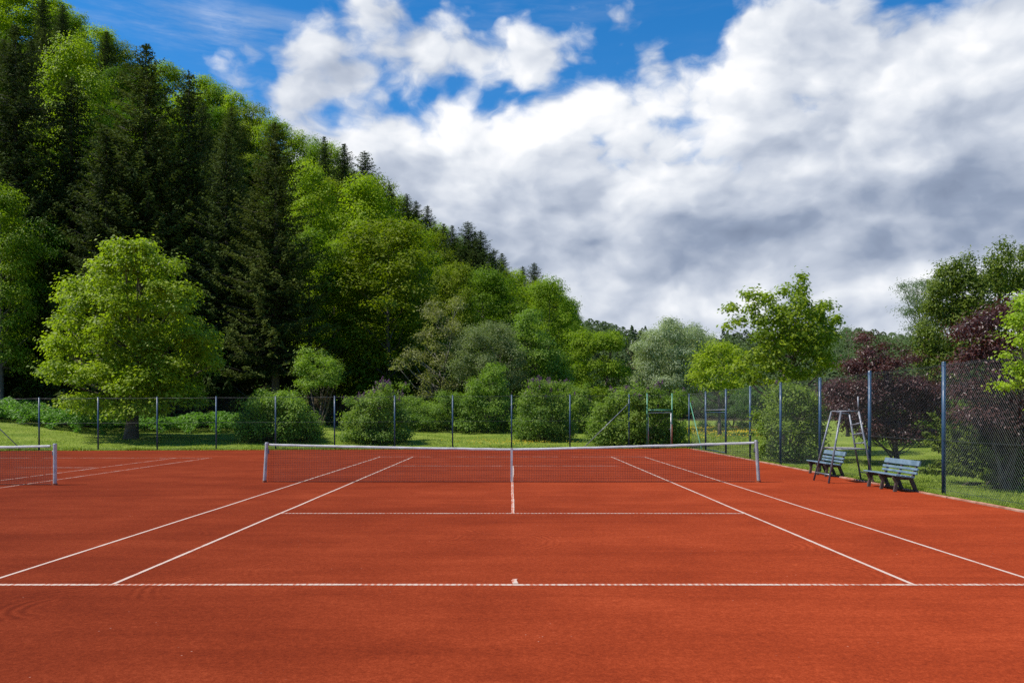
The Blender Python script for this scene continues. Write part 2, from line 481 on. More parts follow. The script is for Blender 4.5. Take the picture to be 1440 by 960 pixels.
# ------------------------------------------------------------------ nets
def tennis_net(cx, yn, label, hL, hC, hR, leanL, leanR):
    root = empty('tennis_net', (cx, yn, 0))
    tag(root, label, 'tennis net', 'tennis nets')
    W = 6.4
    def top(x):
        h = hL if x < 0 else hR
        t = abs(x) / W
        return hC + (h - hC) * (t ** 1.25)
    # mesh of cords
    mb = MB()
    r = .0028
    step = .0445
    n = int(2 * 6.30 / step)
    xs = [-6.30 + i * step for i in range(n + 1)]
    for x in xs:
        t = top(x) - .03
        x2 = x
        mb.v += [(x - r, -r, .03), (x + r, -r, .03), (x, r, .03), (x2 - r, -r, t), (x2 + r, -r, t), (x2, r, t)]
        k = len(mb.v) - 6
        mb.f += [(k, k + 1, k + 4, k + 3), (k + 1, k + 2, k + 5, k + 4), (k + 2, k, k + 3, k + 5)]
    rows = 20
    for j in range(rows + 1):
        f = j / rows
        rad = r * 1.2 if j else .006
        pts = [(x, .004, .03 + f * (top(x) - .06)) for x in np.linspace(-6.30, 6.30, 25)]
        mb.tube(pts, rad, 3, False)
    mb.build('net_mesh', M['net'], root)
    # white head band
    mb = MB()
    xx = np.linspace(-6.28, 6.28, 41)
    rr = random.Random(2)
    prof = lambda x: [(x, -.014, top(x) - .052), (x, -.017, top(x) - .03), (x, -.012, top(x) - .002), (x, 0, top(x) + .004), (x, .012, top(x) - .002), (x, .019, top(x) - .03), (x, .014, top(x) - .052)]
    for i, x in enumerate(xx):
        dz = rr.uniform(-.004, .004)
        mb.v += [(a, b + rr.uniform(-.002, .002), c + dz) for a, b, c in prof(x)]
    for i in range(len(xx) - 1):
        for k in range(6): mb.f.append((i * 7 + k, (i + 1) * 7 + k, (i + 1) * 7 + k + 1, i * 7 + k + 1))
    mb.build('head_band', M['band'], root, True)
    # cable from band to posts
    MB().tube([(-6.42, 0, hL - .02), (-6.25, 0, top(-6.25) - .01)], .006, 6).build('cable', M['galv'], root)
    MB().tube([(6.42, 0, hR - .02), (6.25, 0, top(6.25) - .01)], .006, 6).build('cable', M['galv'], root)
    # centre strap
    mb = MB()
    sv = [(0, z) for z in np.linspace(.02, hC + .006, 12)]
    for i, (_, z) in enumerate(sv):
        w = .028
        mb.v += [(-w, -.021, z), (w, -.021, z), (w, .021, z), (-w, .021, z)]
    for i in range(11):
        for k in range(4):
            j = (k + 1) % 4
            mb.f.append((i * 4 + k, i * 4 + j, i * 4 + 4 + j, i * 4 + 4 + k))
    mb.f.append((44, 45, 46, 47))
    mb.build('centre_strap', M['band'], root)
    for s, h, lean in ((-1, hL, leanL), (1, hR, leanR)):
        mb = MB()
        x = s * 6.40
        mb.tube([(x, 0, .008), (x + lean, 0, h + .02)], .044, 16)
        post = mb.build('post', M['alu'], root, False)
        MB().tube([(x + lean, 0, h + .018), (x + lean, 0, h + .038)], [.048, .040], 16).build('cap', M['alu'], post)
        MB().tube([(x, 0, .004), (x, 0, .055)], .056, 16).build('base_sleeve', M['rust'], post)
        wd = MB()
        wd.box((x + lean * .8 - s * .055, 0, h * .8), (.03, .03, .11), 0, .004)
        wd.build('hook_rail', M['galv'], post)
    return root


tennis_net(-.01, YN, 'white banded tennis net stretched across the whole middle court', 1.0, .88, 1.055, .06, -.07)
tennis_net(-17.75, 18.88, 'tennis net cut off by the picture edge, on the neighbouring court', 1.02, .88, 1.00, .05, 0.0)


# ------------------------------------------------------------------ fences
def chain_mesh(mb, p0, p1, h0, h1, step=.072, slope=1.15, r=.0018, z0=.04):
    """diamond wire mesh in the vertical plane through p0-p1"""
    p0, p1 = np.array(p0, float), np.array(p1, float)
    L = np.hypot(*(p1 - p0)); d = (p1 - p0) / L; nrm = np.array([-d[1], d[0]])
    Hm = max(h0, h1)
    def P(s, z, o=0): q = p0 + d * s + nrm * o; return (q[0], q[1], z)
    top = lambda s: h0 + (h1 - h0) * s / L
    run = Hm / slope
    for sgn in (1, -1):
        s = -run if sgn > 0 else 0
        while s < L + (0 if sgn > 0 else run):
            a0, b0 = s, s + sgn * run        # at z0 and at z0+Hm
            lo, hi = 0.0, 1.0
            for val in (0, L):
                t = (val - a0) / (b0 - a0)
                if sgn > 0:
                    if val == 0: lo = max(lo, t)
                    else: hi = min(hi, t)
                else:
                    if val == 0: hi = min(hi, t)
                    else: lo = max(lo, t)
            # clip at the sloping top
            tt = (top(min(max(b0, 0), L)) - z0) / Hm
            hi = min(hi, tt)
            if hi - lo > .01:
                A = (a0 + (b0 - a0) * lo, z0 + Hm * lo); B = (a0 + (b0 - a0) * hi, z0 + Hm * hi)
                k = len(mb.v)
                for q in (A, B):
                    mb.v += [P(q[0] - r, q[1], -r + sgn * .002), P(q[0] + r, q[1], -r + sgn * .002), P(q[0], q[1], r + sgn * .002)]
                mb.f += [(k, k + 1, k + 4, k + 3), (k + 1, k + 2, k + 5, k + 4), (k + 2, k, k + 3, k + 5)]
            s += step


def wire(mb, p0, p1, r=.004, sag=.0, n=6):
    p0, p1 = np.array(p0, float), np.array(p1, float)
    pts = [tuple(p0 + (p1 - p0) * t - np.array([0, 0, sag * 4 * t * (1 - t)])) for t in np.linspace(0, 1, n)]
    mb.tube(pts, r, 5, False)


def fence_post(x, y, h, parent, mat='blue_post', r=.034, low=None):
    mb = MB().tube([(x, y, -.15), (x, y, h)], r, 12)
    p = mb.build('post', M[mat], parent, True)
    MB().tube([(x, y, h - .002), (x, y, h + .025)], [r * 1.12, r * .8], 12).build('cap', M[mat], p)
    return p


def px_on_fence(px):
    # intersection of the view ray with the straight line of the back fence
    k = (px - 720) / F
    yy = (39.8 - 9.32 * (3.05 / 35.5)) / (1 - k * (3.05 / 35.5))
    return k * yy, yy


bf = empty('chain_link_fence', (-15, fence_y(-15), 0))
tag(bf, 'long chain link fence with blue posts behind the courts', 'fence', 'chain link fences')
bf_objs = []
hb = lambda x: 2.56 + (x + 26) * .27 / 35.3
posts_px = [-110, -28, 55, 138, 221, 304, 387.5, 470.5, 555, 636.5, 719.5, 801.5, 884.5, 969]
bx = [px_on_fence(p) for p in posts_px]
for x, y in bx: bf_objs.append(fence_post(x, y, hb(x), bf, r=.036))
gx0, gy0 = px_on_fence(910); gx1, gy1 = px_on_fence(945)
mb = MB()
xl, yl = bx[0]
chain_mesh(mb, (xl, yl), (gx0 - .03, gy0), hb(xl), hb(gx0), .085, 1.15, .0012)
chain_mesh(mb, (gx1 + .03, gy1), (9.30, fence_y(9.30)), hb(gx1), hb(9.3), .085, 1.15, .0012)
bf_objs.append(mb.build('wire_mesh', M['wire'], bf))
for f in (.985, .52, .03):
    mb = MB(); mb2 = MB()
    for i in range(len(bx) - 1):
        (a, b), (c, d) = bx[i], bx[i + 1]
        if i == len(bx) - 2 and f < .9:
            wire(mb, (a, b - .02, hb(a) * f), (gx0, gy0 - .02, hb(gx0) * f), .005, .01); wire(mb2, (gx1, gy1 - .02, hb(gx1) * f), (c, d - .02, hb(c) * f), .005, .01); continue
        wire(mb, (a, b - .02, hb(a) * f), (c, d - .02, hb(c) * f), .0065 if f > .9 else .0045, .012 if f < .9 else .02)
    bf_objs.append(mb.build('tension_wire', M['wire'], bf))
    if mb2.v: bf_objs.append(mb2.build('tension_wire', M['wire'], bf))
# raking braces
ax, ay = px_on_fence(884); cx_, cy_ = px_on_fence(818)
bf_objs.append(MB().tube([(ax, ay - .05, CH + (HY - 567) * ay / F), (cx_, cy_ - .05, -.05)], .022, 8).build('brace', M['galv'], bf, True))
ax, ay = px_on_fence(-28); cx_, cy_ = px_on_fence(34)
bf_objs.append(MB().tube([(ax, ay - .05, CH + (HY - 575) * ay / F), (cx_, cy_ - .05, -.05)], .022, 8).build('brace', M['galv'], bf, True))
for o in bf_objs: o.location = -Vector(bf.location)

# gate in the back fence
gt = empty('garden_gate', (gx0, gy0, 0))
tag(gt, 'green framed mesh gate with a rusty post in the back fence', 'gate', 'gates in the fences')
parts = []
parts.append(fence_post(gx0, gy0, 2.85, gt, 'green_post', .034))
pr = fence_post(gx1, gy1, 2.85, gt, 'green_post', .032); parts.append(pr)
rs = MB().tube([(gx1, gy1, .02), (gx1, gy1, 1.25)], .037, 12).build('rust_patch', M['rust'], pr, True)
x0, x1, yy = gx0 + .07, gx1 - .07, (gy0 + gy1) / 2 - .02
parts.append(MB().tube([(gx0, gy0 - .03, 1.99), (gx1, gy1 - .03, 1.99)], .04, 10).build('lintel', M['green_post'], gt, True))
fr = MB().tube([(x0, yy, .06), (x0, yy, 1.86)], .024, 10).tube([(x1, yy, .06), (x1, yy, 1.86)], .024, 10).tube([(x0, yy, 1.86), (x1, yy, 1.86)], .024, 10).tube([(x0, yy, .08), (x1, yy, .08)], .024, 10)
parts.append(fr.build('gate_frame', M['alu'], gt, True))
mb = MB(); chain_mesh(mb, (x0, yy), (x1, yy), 1.86, 1.86, .085, 1.15, .0012)
parts.append(mb.build('wire_mesh', M['wire'], gt))
parts.append(MB().tube([(x1 - .02, yy - .02, 1.0), (x1 - .02, yy - .07, 1.0), (x1 - .13, yy - .07, 1.0)], .011, 6).build('handle', M['galv'], gt))
for o in parts: o.location = -Vector(gt.location)

# right side fence
SX = 9.40
sf = empty('chain_link_fence', (SX, 23, 0))
tag(sf, 'chain link fence beside the benches running along the right of the court', 'fence', 'chain link fences')
so = []
ys = [13.2, 16.55, 19.98, 23.2, 26.6, 30.0, 33.4, 36.9]
SH = 2.86
for y in ys: so.append(fence_post(SX, y, SH + (.02 if y < 20 else 0), sf, r=.043))
mb = MB()
chain_mesh(mb, (SX, 16.55), (SX, 33.4), SH, SH, .066, 1.25, .0009)
so.append(mb.build('wire_mesh', M['wire'], sf)); mb = MB()
chain_mesh(mb, (SX, 36.9), (SX, 39.75), SH, SH, .085, 1.15, .0012)
so.append(mb.build('wire_mesh', M['wire'], sf))
mb = MB(); chain_mesh(mb, (SX, 9.9), (SX, 16.55), SH, SH, .066, 1.25, .0016)
so.append(mb.build('wire_mesh', M['wire_pale'], sf))
alls = [9.9] + ys + [39.75]
for f in (.988, .42, .045):
    mb = MB(); mb2 = MB()
    for i in range(len(alls) - 1):
        if alls[i] == 33.4 and f < .9: continue
        wire(mb2 if f < .9 and alls[i] > 34 else mb, (SX - .035, alls[i], SH * f), (SX - .035, alls[i + 1], SH * f), .0042, .02 if f > .9 else .012)
    so.append(mb.build('tension_wire', M['wire'], sf))
    if mb2.v: so.append(mb2.build('tension_wire', M['wire'], sf))
so.append(MB().tube([(9.30, 39.7, CH + 17 * 39.7 / F), (9.22, 36.85, -.04)], .024, 8).build('brace', M['green_post'], sf, True))
for o in so: o.location = -Vector(sf.location)
# gate between two of its posts
g2 = empty('garden_gate', (SX, 33.4, 0))
tag(g2, 'mesh gate between two blue posts under a pale crossbar in the side fence', 'gate', 'gates in the fences')
p2 = []
y0, y1 = 33.5, 36.8
p2.append(MB().tube([(SX, 33.44, 1.97), (SX, 36.86, 1.97)], .024, 10).build('lintel', M['galv'], g2, True))
p2.append(MB().tube([(SX, y0, .06), (SX, y0, 1.86)], .022, 8).tube([(SX, y1, .06), (SX, y1, 1.86)], .022, 8).tube([(SX, y0, 1.86), (SX, y1, 1.86)], .018, 8).tube([(SX, y0, .08), (SX, y1, .08)], .022, 8).build('gate_frame', M['blue_post'], g2, True))
mb = MB(); chain_mesh(mb, (SX, y0), (SX, y1), 1.86, 1.86, .085, 1.15, .0012)
p2.append(mb.build('wire_mesh', M['wire'], g2))
mb = MB(); chain_mesh(mb, (SX, y0), (SX, y1), 2.84, 2.84, .12, 1.1, .002, 2.0)
p2.append(mb.build('wire_mesh', M['wire'], g2))
p2.append(MB().tube([(SX - .02, y0 + .05, 1.0), (SX - .07, y0 + .05, 1.0), (SX - .07, y0 + .17, 1.0)], .011, 6).build('handle', M['galv'], g2))
for o in p2: o.location = -Vector(g2.location)


# ------------------------------------------------------------------ benches
def make_bench():
    """length along local Y, sitter looks towards -X, origin on the ground under the middle"""
    root = empty('park_bench')
    L = .78
    seat = MB()
    for i, x in enumerate((-.235, -.125, -.015, .095)):
        z = .405 - i * .012
        seat.plank((x, -L, z), (x, L, z), (.1, 0, 1), .098, .038)
    seat.build('seat', M['bench_blue'], root)
    back = MB()
    for (x, z, w) in ((.190, .455, .062), (.212, .548, .066), (.256, .690, .135)):
        back.plank((x, -L, z), (x, L, z), (-1, 0, .30), w, .036)
    back.build('backrest', M['bench_blue'], root)
    for y in (-.62, 0, .62):
        lg = MB()
        t = .055
        def slab(poly, y=y, t=t):
            n = len(lg.v); k = len(poly)
            lg.v.extend([(x, y - t / 2, z) for x, z in poly]); lg.v.extend([(x, y + t / 2, z) for x, z in poly])
            lg.f.append(tuple(range(n + k - 1, n - 1, -1))); lg.f.append(tuple(range(n + k, n + 2 * k)))
            for i in range(k):
                j = (i + 1) % k
                lg.f.append((n + i, n + j, n + k + j, n + k + i))
        slab([(-.265, .01), (-.195, .01), (-.165, .22), (-.15, .345), (-.285, .375), (-.285, .34), (-.225, .22)][::-1])
        slab([(.215, .01), (.295, .01), (.215, .22), (.17, .33), (.09, .342), (.135, .21)][::-1])
        slab([(-.15, .30), (.12, .285), (.165, .345), (-.285, .378)][::-1], y, t * .9)
        slab([(.13, .33), (.185, .32), (.225, .42), (.325, .755), (.295, .765), (.20, .50)][::-1], y, t * .85)
        lg.build('leg_frame', M['bench_leg'], root)
    return root


def dup(root, loc, rz=0.0, scale=None):
    r = root.copy(); COL.objects.link(r); r.location = loc; r.rotation_euler = (0, 0, rz)
    if scale is not None: r.scale = scale
    for ch in root.children:
        c = ch.copy(); COL.objects.link(c); c.parent = r
        for g in ch.children:
            d = g.copy(); COL.objects.link(d); d.parent = c
    return r


bench = make_bench()
bench.location = (8.90, 17.85, .006); bench.rotation_euler = (0, 0, R(.5)); bench.scale = (1, 1, .93)
tag(bench, 'faded blue slatted bench right of the umpire chair, standing clear of it', 'bench', 'blue benches by the side fence')
b2 = dup(bench, (9.08, 22.0, .006), R(-2), (1, 1, .93))
tag(b2, 'faded blue slatted bench seen through the legs of the umpire chair', 'bench', 'blue benches by the side fence')


# ------------------------------------------------------------------ umpire chair
def umpire():
    root = empty('umpire_chair', (8.6, 19.8, 0))
    tag(root, 'grey tubular umpire chair with ladder rungs and no seat by the side fence', 'umpire chair')
    ob = []
    yn_, yf_ = 19.35, 20.25           # near and far frames
    ny, fy = 19.52, 20.08             # at the top
    def lerp(a, b, t): return tuple(np.array(a) + (np.array(b) - np.array(a)) * t)
    FN = ((8.06, yn_, .01), (8.45, ny, 1.84)); FF = ((8.04, yf_, .01), (8.44, fy, 1.84))
    BN = ((9.20, yn_, .01), (8.90, ny, 1.84)); BF = ((9.30, yf_, .01), (8.91, fy, 1.76))
    for seg in (FN, FF): ob.append(MB().tube(seg, .025, 10).build('leg', M['galv'], root, True))
    for seg in (BN, BF): ob.append(MB().tube(seg, .025, 10).build('ladder_rail', M['galv'], root, True))
    for z in (1.03, 1.28, 1.54):
        t = z / 1.84
        ob.append(MB().tube([lerp(*BN, t), lerp(*BF, t)], .020, 8).build('rung', M['galv'], root, True))
    t = .115
    ob.append(MB().tube([lerp(*FN, t), lerp(*FF, t)], .017, 8).build('crossbar', M['galv'], root, True))
    t = .13
    ob.append(MB().tube([lerp(*BN, t), lerp(*BF, t)], .015, 8).build('crossbar', M['galv'], root, True))
    # top frame
    tf = MB().tube([FN[1], BN[1]], .018, 8).tube([FF[1], BF[1]], .016, 8).tube([FN[1], FF[1]], .018, 8)
    tf.tube([lerp(FN[1], BN[1], .45), lerp(FN[1], (8.66, ny, 1.90), 1)], .014, 8)
    ob.append(tf.build('top_frame', M['galv'], root, True))
    ob.append(MB().tube([(8.895, ny, 1.80), (8.885, ny, 2.22)], .019, 8).tube([(8.905, ny + .03, 1.84), (8.93, ny + .2, 1.78)], .012, 6).build('armrest_post', M['galv'], root, True))
    # foot board on two side rails
    t = .47
    a, b_, c, d = lerp(*FN, t), lerp(*BN, t), lerp(*FF, t), lerp(*BF, t)
    for e, f in ((a, b_), (c, d)): ob.append(MB().tube([lerp(e, f, -.02), lerp(e, f, 1.02)], .017, 8).build('side_rail', M['galv'], root, True))
    fb = MB()
    for i in range(4):
        yy = yn_ + .19 + i * .165
        fb.plank((8.27, yy, .895), (8.98, yy, .885), (0, 0, 1), .15, .022)
    ob.append(fb.build('foot_board', M['board'], root))
    for o in ob: o.location = -Vector(root.location)


umpire()


# ------------------------------------------------------------------ leaves
def leaf_mesh(name, C, N, T, L, W, tint, fold=.12, shape='rhomb'):
    n = len(C)
    N = N / np.maximum(np.linalg.norm(N, axis=1, keepdims=True), 1e-6)
    T = T - N * (T * N).sum(1, keepdims=True)
    T = T / np.maximum(np.linalg.norm(T, axis=1, keepdims=True), 1e-6)
    B = np.cross(N, T)
    L = np.broadcast_to(np.asarray(L, float), (n,))[:, None]; W = np.broadcast_to(np.asarray(W, float), (n,))[:, None]
    if shape == 'rhomb':
        V = np.stack([C - T * L * .5, C + B * W * .5 + N * W * fold + T * L * .05, C + T * L * .5 - N * L * .06, C - B * W * .5 + N * W * fold + T * L * .05], 1)
        k = 4
    elif shape == 'tri':
        V = np.stack([C - T * L * .5 + B * W * .5, C - T * L * .5 - B * W * .5, C + T * L * .5], 1)
        k = 3
    else:   # five pointed palmate leaf
        pr = [(-.5, 0), (-.22, .42), (.02, .20), (.20, .5), (.22, .14), (.5, 0), (.22, -.14), (.20, -.5), (.02, -.20), (-.22, -.42)]
        V = np.stack([C + T * L * a + B * W * b + N * W * (abs(b) * fold * 1.5 - .05 * a) for a, b in pr], 1)
        k = 10
    V = V.reshape(-1, 3)
    return mesh_np(name, V, np.arange(n * k), np.arange(n) * k, np.repeat(tint, k))


def rdir(rng, n):
    v = rng.normal(size=(n, 3)); return v / np.linalg.norm(v, axis=1, keepdims=True)


def crown_leaves(rng, blobs, leaf, cov=2.2, tuft=.28, flat=.55, up=.62, outw=.8, rnd=.5, aspect=.7, tint_mid=.5, droop=0.0, per=16, shell=.55):
    """blobs: (centre(3), radii(3)); returns arrays for leaf_mesh. Leaves gather in flattened tufts near each blob's outer half."""
    Cs, Ns, Ts, Ti = [], [], [], []
    area = .5 * leaf * leaf * aspect
    for c, r in blobs:
        c = np.asarray(c); r = np.asarray(r)
        nl = max(12, int(cov * math.pi * r[0] * r[2] / area))
        nt_ = max(2, nl // per)
        dd = rdir(rng, nt_); dd[:, 2] = np.where(dd[:, 2] < -.35, -dd[:, 2] * .6, dd[:, 2])
        dd /= np.linalg.norm(dd, axis=1, keepdims=True)
        rad = shell + (1 - shell) * rng.random(nt_) ** .7
        inner = rng.random(nt_) < .22
        rad = np.where(inner, rng.random(nt_) * shell, rad)
        tc = c + dd * r * rad[:, None]
        bt = rng.normal(0, .13)
        tt = np.clip(tint_mid + bt + rng.normal(0, .16, nt_), 0, 1)
        k = np.repeat(np.arange(nt_), per)
        ts = tuft * (.6 + .8 * rng.random(nt_))
        off = rng.normal(size=(len(k), 3)) * ts[k][:, None] * np.array([1, 1, flat])
        p = tc[k] + off
        o = dd[k] * .6 + off / np.maximum(np.linalg.norm(off, axis=1, keepdims=True), 1e-5) * .6
        N = np.array([0, 0, up]) + o * outw + rdir(rng, len(k)) * rnd
        T = o + rdir(rng, len(k)) * .8 - np.array([0, 0, .45 + droop])
        Cs.append(p); Ns.append(N); Ts.append(T)
        Ti.append(np.clip(tt[k] + rng.normal(0, .13, len(k)), 0, 1))
    C = np.concatenate(Cs); 
    L = leaf * (.7 + .6 * rng.random(len(C)))
    return C, np.concatenate(Ns), np.concatenate(Ts), L, L * aspect, np.concatenate(Ti)


def limbs(mb, rng, base, top, r0, targets, n_side=7, trunk_frac=.8, rl=.33, wig=.03, start=.22):
    """tapered trunk from base to top with bent limbs to the targets"""
    base, top = np.array(base, float), np.array(top, float)
    H = top[2] - base[2]
    n = 9
    ts = np.linspace(0, 1, n)
    wob = rng.normal(0, wig * H * .3, (n, 3)); wob[:, 2] = 0; wob[0] = 0
    pts = base + (top - base) * ts[:, None] + wob * ts[:, None]
    rad = r0 * (1 - ts * .93) ; rad[0] *= 1.35
    pts[0, 2] -= .12
    mb.tube([tuple(p) for p in pts], list(np.maximum(rad, .008)), n_side)
    for t in targets:
        t = np.array(t, float)
        hd = np.hypot(t[0] - base[0], t[1] - base[1])
        h = np.clip((t[2] - base[2] - hd * (.55 + .35 * rng.random())) / H, start, .93)
        a = np.array([np.interp(h, ts, pts[:, i]) for i in range(3)])
        ra = max(np.interp(h, ts, rad) * (.45 + .25 * rng.random()) * min(1, rl * 3), .008)
        mid = a + (t - a) * .5 + np.array([0, 0, -.07 * np.linalg.norm(t - a)]) * rng.uniform(-.3, 1.2) + rng.normal(0, .05 * np.linalg.norm(t - a), 3)
        mb.tube([tuple(a), tuple(a + (mid - a) * .5 + rng.normal(0, .02 * H * .2, 3)), tuple(mid), tuple(mid + (t - mid) * .55), tuple(t)], [ra, ra * .8, ra * .58, ra * .4, max(ra * .18, .004)], max(5, n_side - 2))


def px_blobs(rng, spec, d, depth=1.0, max_layers=4, sub=0, fill=.85, jit=.12):
    """spec: (px, py, rx, ry) in photo pixels at distance d -> 3D blobs spread through the crown's real depth"""
    k = d / F
    xs = [s[0] for s in spec]; lo = min(s[0] - s[2] for s in spec); hi = max(s[0] + s[2] for s in spec)
    W = (hi - lo) / 2 * k; cx = (hi + lo) / 2
    out = []
    for (px, py, rx, ry) in spec:
        ox = (px - cx) * k
        ext = math.sqrt(max(0, W * W - ox * ox)) * fill * depth
        rx, ry = rx * (.84 if sub else 1), ry * (.84 if sub else 1)
        r = rx * k
        n = min(max_layers, max(1, int(round(2 * ext / (1.5 * r))) ))
        offs = [0] if n == 1 else list(np.linspace(-ext, ext, n))
        for o in offs:
            o += rng.normal(0, jit * r)
            c = at(px, py, d + o); c = c + np.array([rng.normal(0, jit * r), 0, rng.normal(0, jit * r * .6)])
            if sub and r > .35:
                for _ in range(sub):
                    q = rdir(rng, 1)[0] * rng.uniform(.5, .85)
                    out.append((c + q * np.array([r, r, ry * k]), np.array([r, r, ry * k]) * rng.uniform(.34, .62)))
            else:
                out.append((c, np.array([r, r * .95, ry * k])))
    return out


def plant(name, label, cat, px, d, spec, mat, leaf=.12, cov=2.2, tuft=.25, seed=1, trunk_r=.12, top_py=None, base_py=None, stems=0, bark='bark',
          parts=('crown', 'trunk'), group=None, depth=1.0, layers=4, sub=4, shape='rhomb', n_limbs=26, lean=0, base_x=None, flowers=None, **kw):
    rng = np.random.default_rng(seed)
    X = (px - 720) * d / F
    zb = float(hz(X, d)) if base_py is None else CH + (HY - base_py) * d / F
    root = empty(name, (X, d, zb)); tag(root, label, cat, group)
    off = np.array([X, d, zb])
    if parts[0] == 'foliage' and name not in ('copper_plum', 'mock_orange'):
        lo, hi = min(q[0] - q[2] for q in spec), max(q[0] + q[2] for q in spec)
        k = d / F; yb = HY - (zb - CH) / k
        rr_ = min(.16 * (hi - lo), .75 / k)
        q0 = [q for q in spec if q[3] > 8]
        spec = list(spec) + [(q[0] + rng.normal(0, q[2] * .6), q[1] - q[3] * rng.uniform(.7, 1.1), rng.uniform(.10, .22) / k, rng.uniform(.2, .42) / k) for q in (q0[i] for i in rng.integers(0, len(q0), 9))]
        spec += [(lo + (hi - lo) * f_, yb - rr_ * .62, rr_, rr_ * .75) for f_ in (.14, .32, .5, .68, .86)]
    bl = px_blobs(rng, spec, d, depth, layers, sub)
    # nothing below the ground
    C, N, T, L, W, Ti = crown_leaves(rng, bl, leaf, cov, tuft, **kw)
    keep = C[:, 2] > zb + .03
    C, N, T, L, W, Ti = C[keep], N[keep], T[keep], L[keep], W[keep], Ti[keep]
    link(parts[0], leaf_mesh(parts[0], C - off, N, T, L, W, Ti, shape=shape), M[mat], root)
    mb = MB()
    zt = max(b[0][2] for b in bl)
    tops = sorted(bl, key=lambda b: -b[0][2])
    cxm = np.mean([b[0] for b in bl], axis=0)
    idx = rng.permutation(len(bl))[:n_limbs]
    if stems:
        for i in range(stems):
            a = 2 * math.pi * i / stems + rng.random()
            b0 = np.array([X + .16 * trunk_r * 8 * math.cos(a), d + .16 * trunk_r * 8 * math.sin(a), zb])
            ids = idx[i::stems]
            tg = [bl[j][0] for j in ids]
            tp = bl[rng.integers(len(bl))][0] if not tg else max(tg, key=lambda q: q[2])
            limbs(mb, rng, b0 - off, np.array(tp) - off, trunk_r * rng.uniform(.7, 1.1), [np.array(t) - off for t in tg], 6, start=.08)
    else:
        tp = tops[0][0] - np.array([0, 0, tops[0][1][2] * .2])
        limbs(mb, rng, np.zeros(3), tp - off, trunk_r, [bl[j][0] - off for j in idx], 9)
    mb.build(parts[1], M[bark], root, True)
    if flowers:
        fm, nf, fs, ftop = flowers
        # small upright panicles near the top of the crown
        order = np.argsort(-(C[:, 2] + rng.normal(0, ftop, len(C))))[:max(nf * 3, 10)]
        pick = rng.choice(order, nf)
        c0 = C[pick] + np.array([0, -.02, .05])
        kk = 26
        cc = np.repeat(c0, kk, 0); u = np.tile(np.linspace(0, 1, kk), nf)[:, None]
        cc = cc + rng.normal(size=cc.shape) * fs * .30 * (1 - .7 * u) + np.array([0, 0, fs]) * u
        link('blossom', leaf_mesh('blossom', cc - off, rdir(rng, len(cc)), rdir(rng, len(cc)), fs * .34, fs * .30, rng.random(len(cc))), M[fm], root)
    return root


# ------------------------------------------------------------------ near and middle distance plants
plant('maple_tree', 'broad bright green maple with a thick trunk behind the fence', 'tree', 184, 48.0,
      [(185, 372, 34, 34), (150, 385, 28, 26), (222, 385, 34, 30), (120, 425, 36, 32), (175, 425, 40, 34), (240, 430, 38, 34), (95, 470, 34, 32),
       (150, 480, 42, 36), (210, 480, 42, 36), (270, 470, 32, 34), (90, 520, 30, 26), (135, 530, 40, 32), (190, 535, 42, 34), (250, 525, 40, 32), (288, 505, 24, 30),
       (115, 568, 32, 18), (165, 575, 36, 20), (215, 570, 40, 22), (265, 560, 34, 20), (84, 490, 22, 26), (205, 352, 16, 14), (160, 352, 14, 12)],
      'maple', .185, 2.0, .26, 11, .36, sub=6, shape='rhomb', aspect=.85, tint_mid=.52, n_limbs=60)
plant('viburnum_bush', 'big rounded mid green bush in front of the tall bare trunk', 'bush', 388, 46.5,
      [(372, 575, 30, 22), (405, 580, 30, 24), (350, 592, 24, 22), (388, 600, 36, 20), (428, 598, 22, 20), (350, 608, 20, 13), (440, 606, 16, 14), (400, 568, 24, 15)],
      'fresh', .13, 2.4, .20, 12, .05, sub=5, stems=6, parts=('foliage', 'stem'), tint_mid=.55)
plant('ball_willow', 'small ball headed tree with many thin stems above the fence', 'tree', 449, 60.0,
      [(448, 508, 26, 19), (428, 520, 16, 18), (468, 520, 16, 18), (448, 530, 28, 18), (430, 540, 14, 13), (468, 538, 14, 13)],
      'fresh', .15, 1.9, .22, 13, .09, sub=4, stems=5, bark='stem', tint_mid=.6)
plant('lilac_bush', 'lilac bush with purple panicles in front of the dark forest edge', 'bush', 530, 45.0,
      [(520, 570, 28, 18), (548, 565, 26, 20), (500, 590, 22, 22), (530, 595, 34, 24), (560, 592, 20, 24), (505, 610, 22, 14), (550, 612, 28, 13), (543, 550, 10, 10)],
      'lilac', .12, 2.4, .19, 14, .05, sub=5, stems=6, parts=('foliage', 'stem'), flowers=('blossom', 110, .17, 1.1))
plant('privet_bush', 'low soft green bush between the lilac and the tall willow', 'bush', 602, 60.0,
      [(572, 572, 18, 16), (645, 575, 22, 20), (660, 590, 20, 14), (585, 576, 22, 18), (615, 570, 22, 20), (600, 592, 34, 14), (632, 590, 18, 14), (575, 590, 14, 14)],
      'fresh', .12, 2.3, .2, 15, .04, sub=5, stems=5, parts=('foliage', 'stem'), tint_mid=.42)
plant('budding_tree', 'sparse yellow brown budding tree at the forest edge', 'tree', 612, 66.0,
      [(610, 440, 20, 18), (630, 465, 18, 22), (600, 475, 22, 20), (622, 505, 20, 22), (585, 500, 22, 16), (562, 512, 14, 12), (600, 530, 22, 16), (632, 540, 16, 16), (598, 552, 14, 10), (640, 430, 14, 14)],
      'budding', .17, 1.15, .26, 16, .14, sub=4, bark='bark_pale', n_limbs=40)
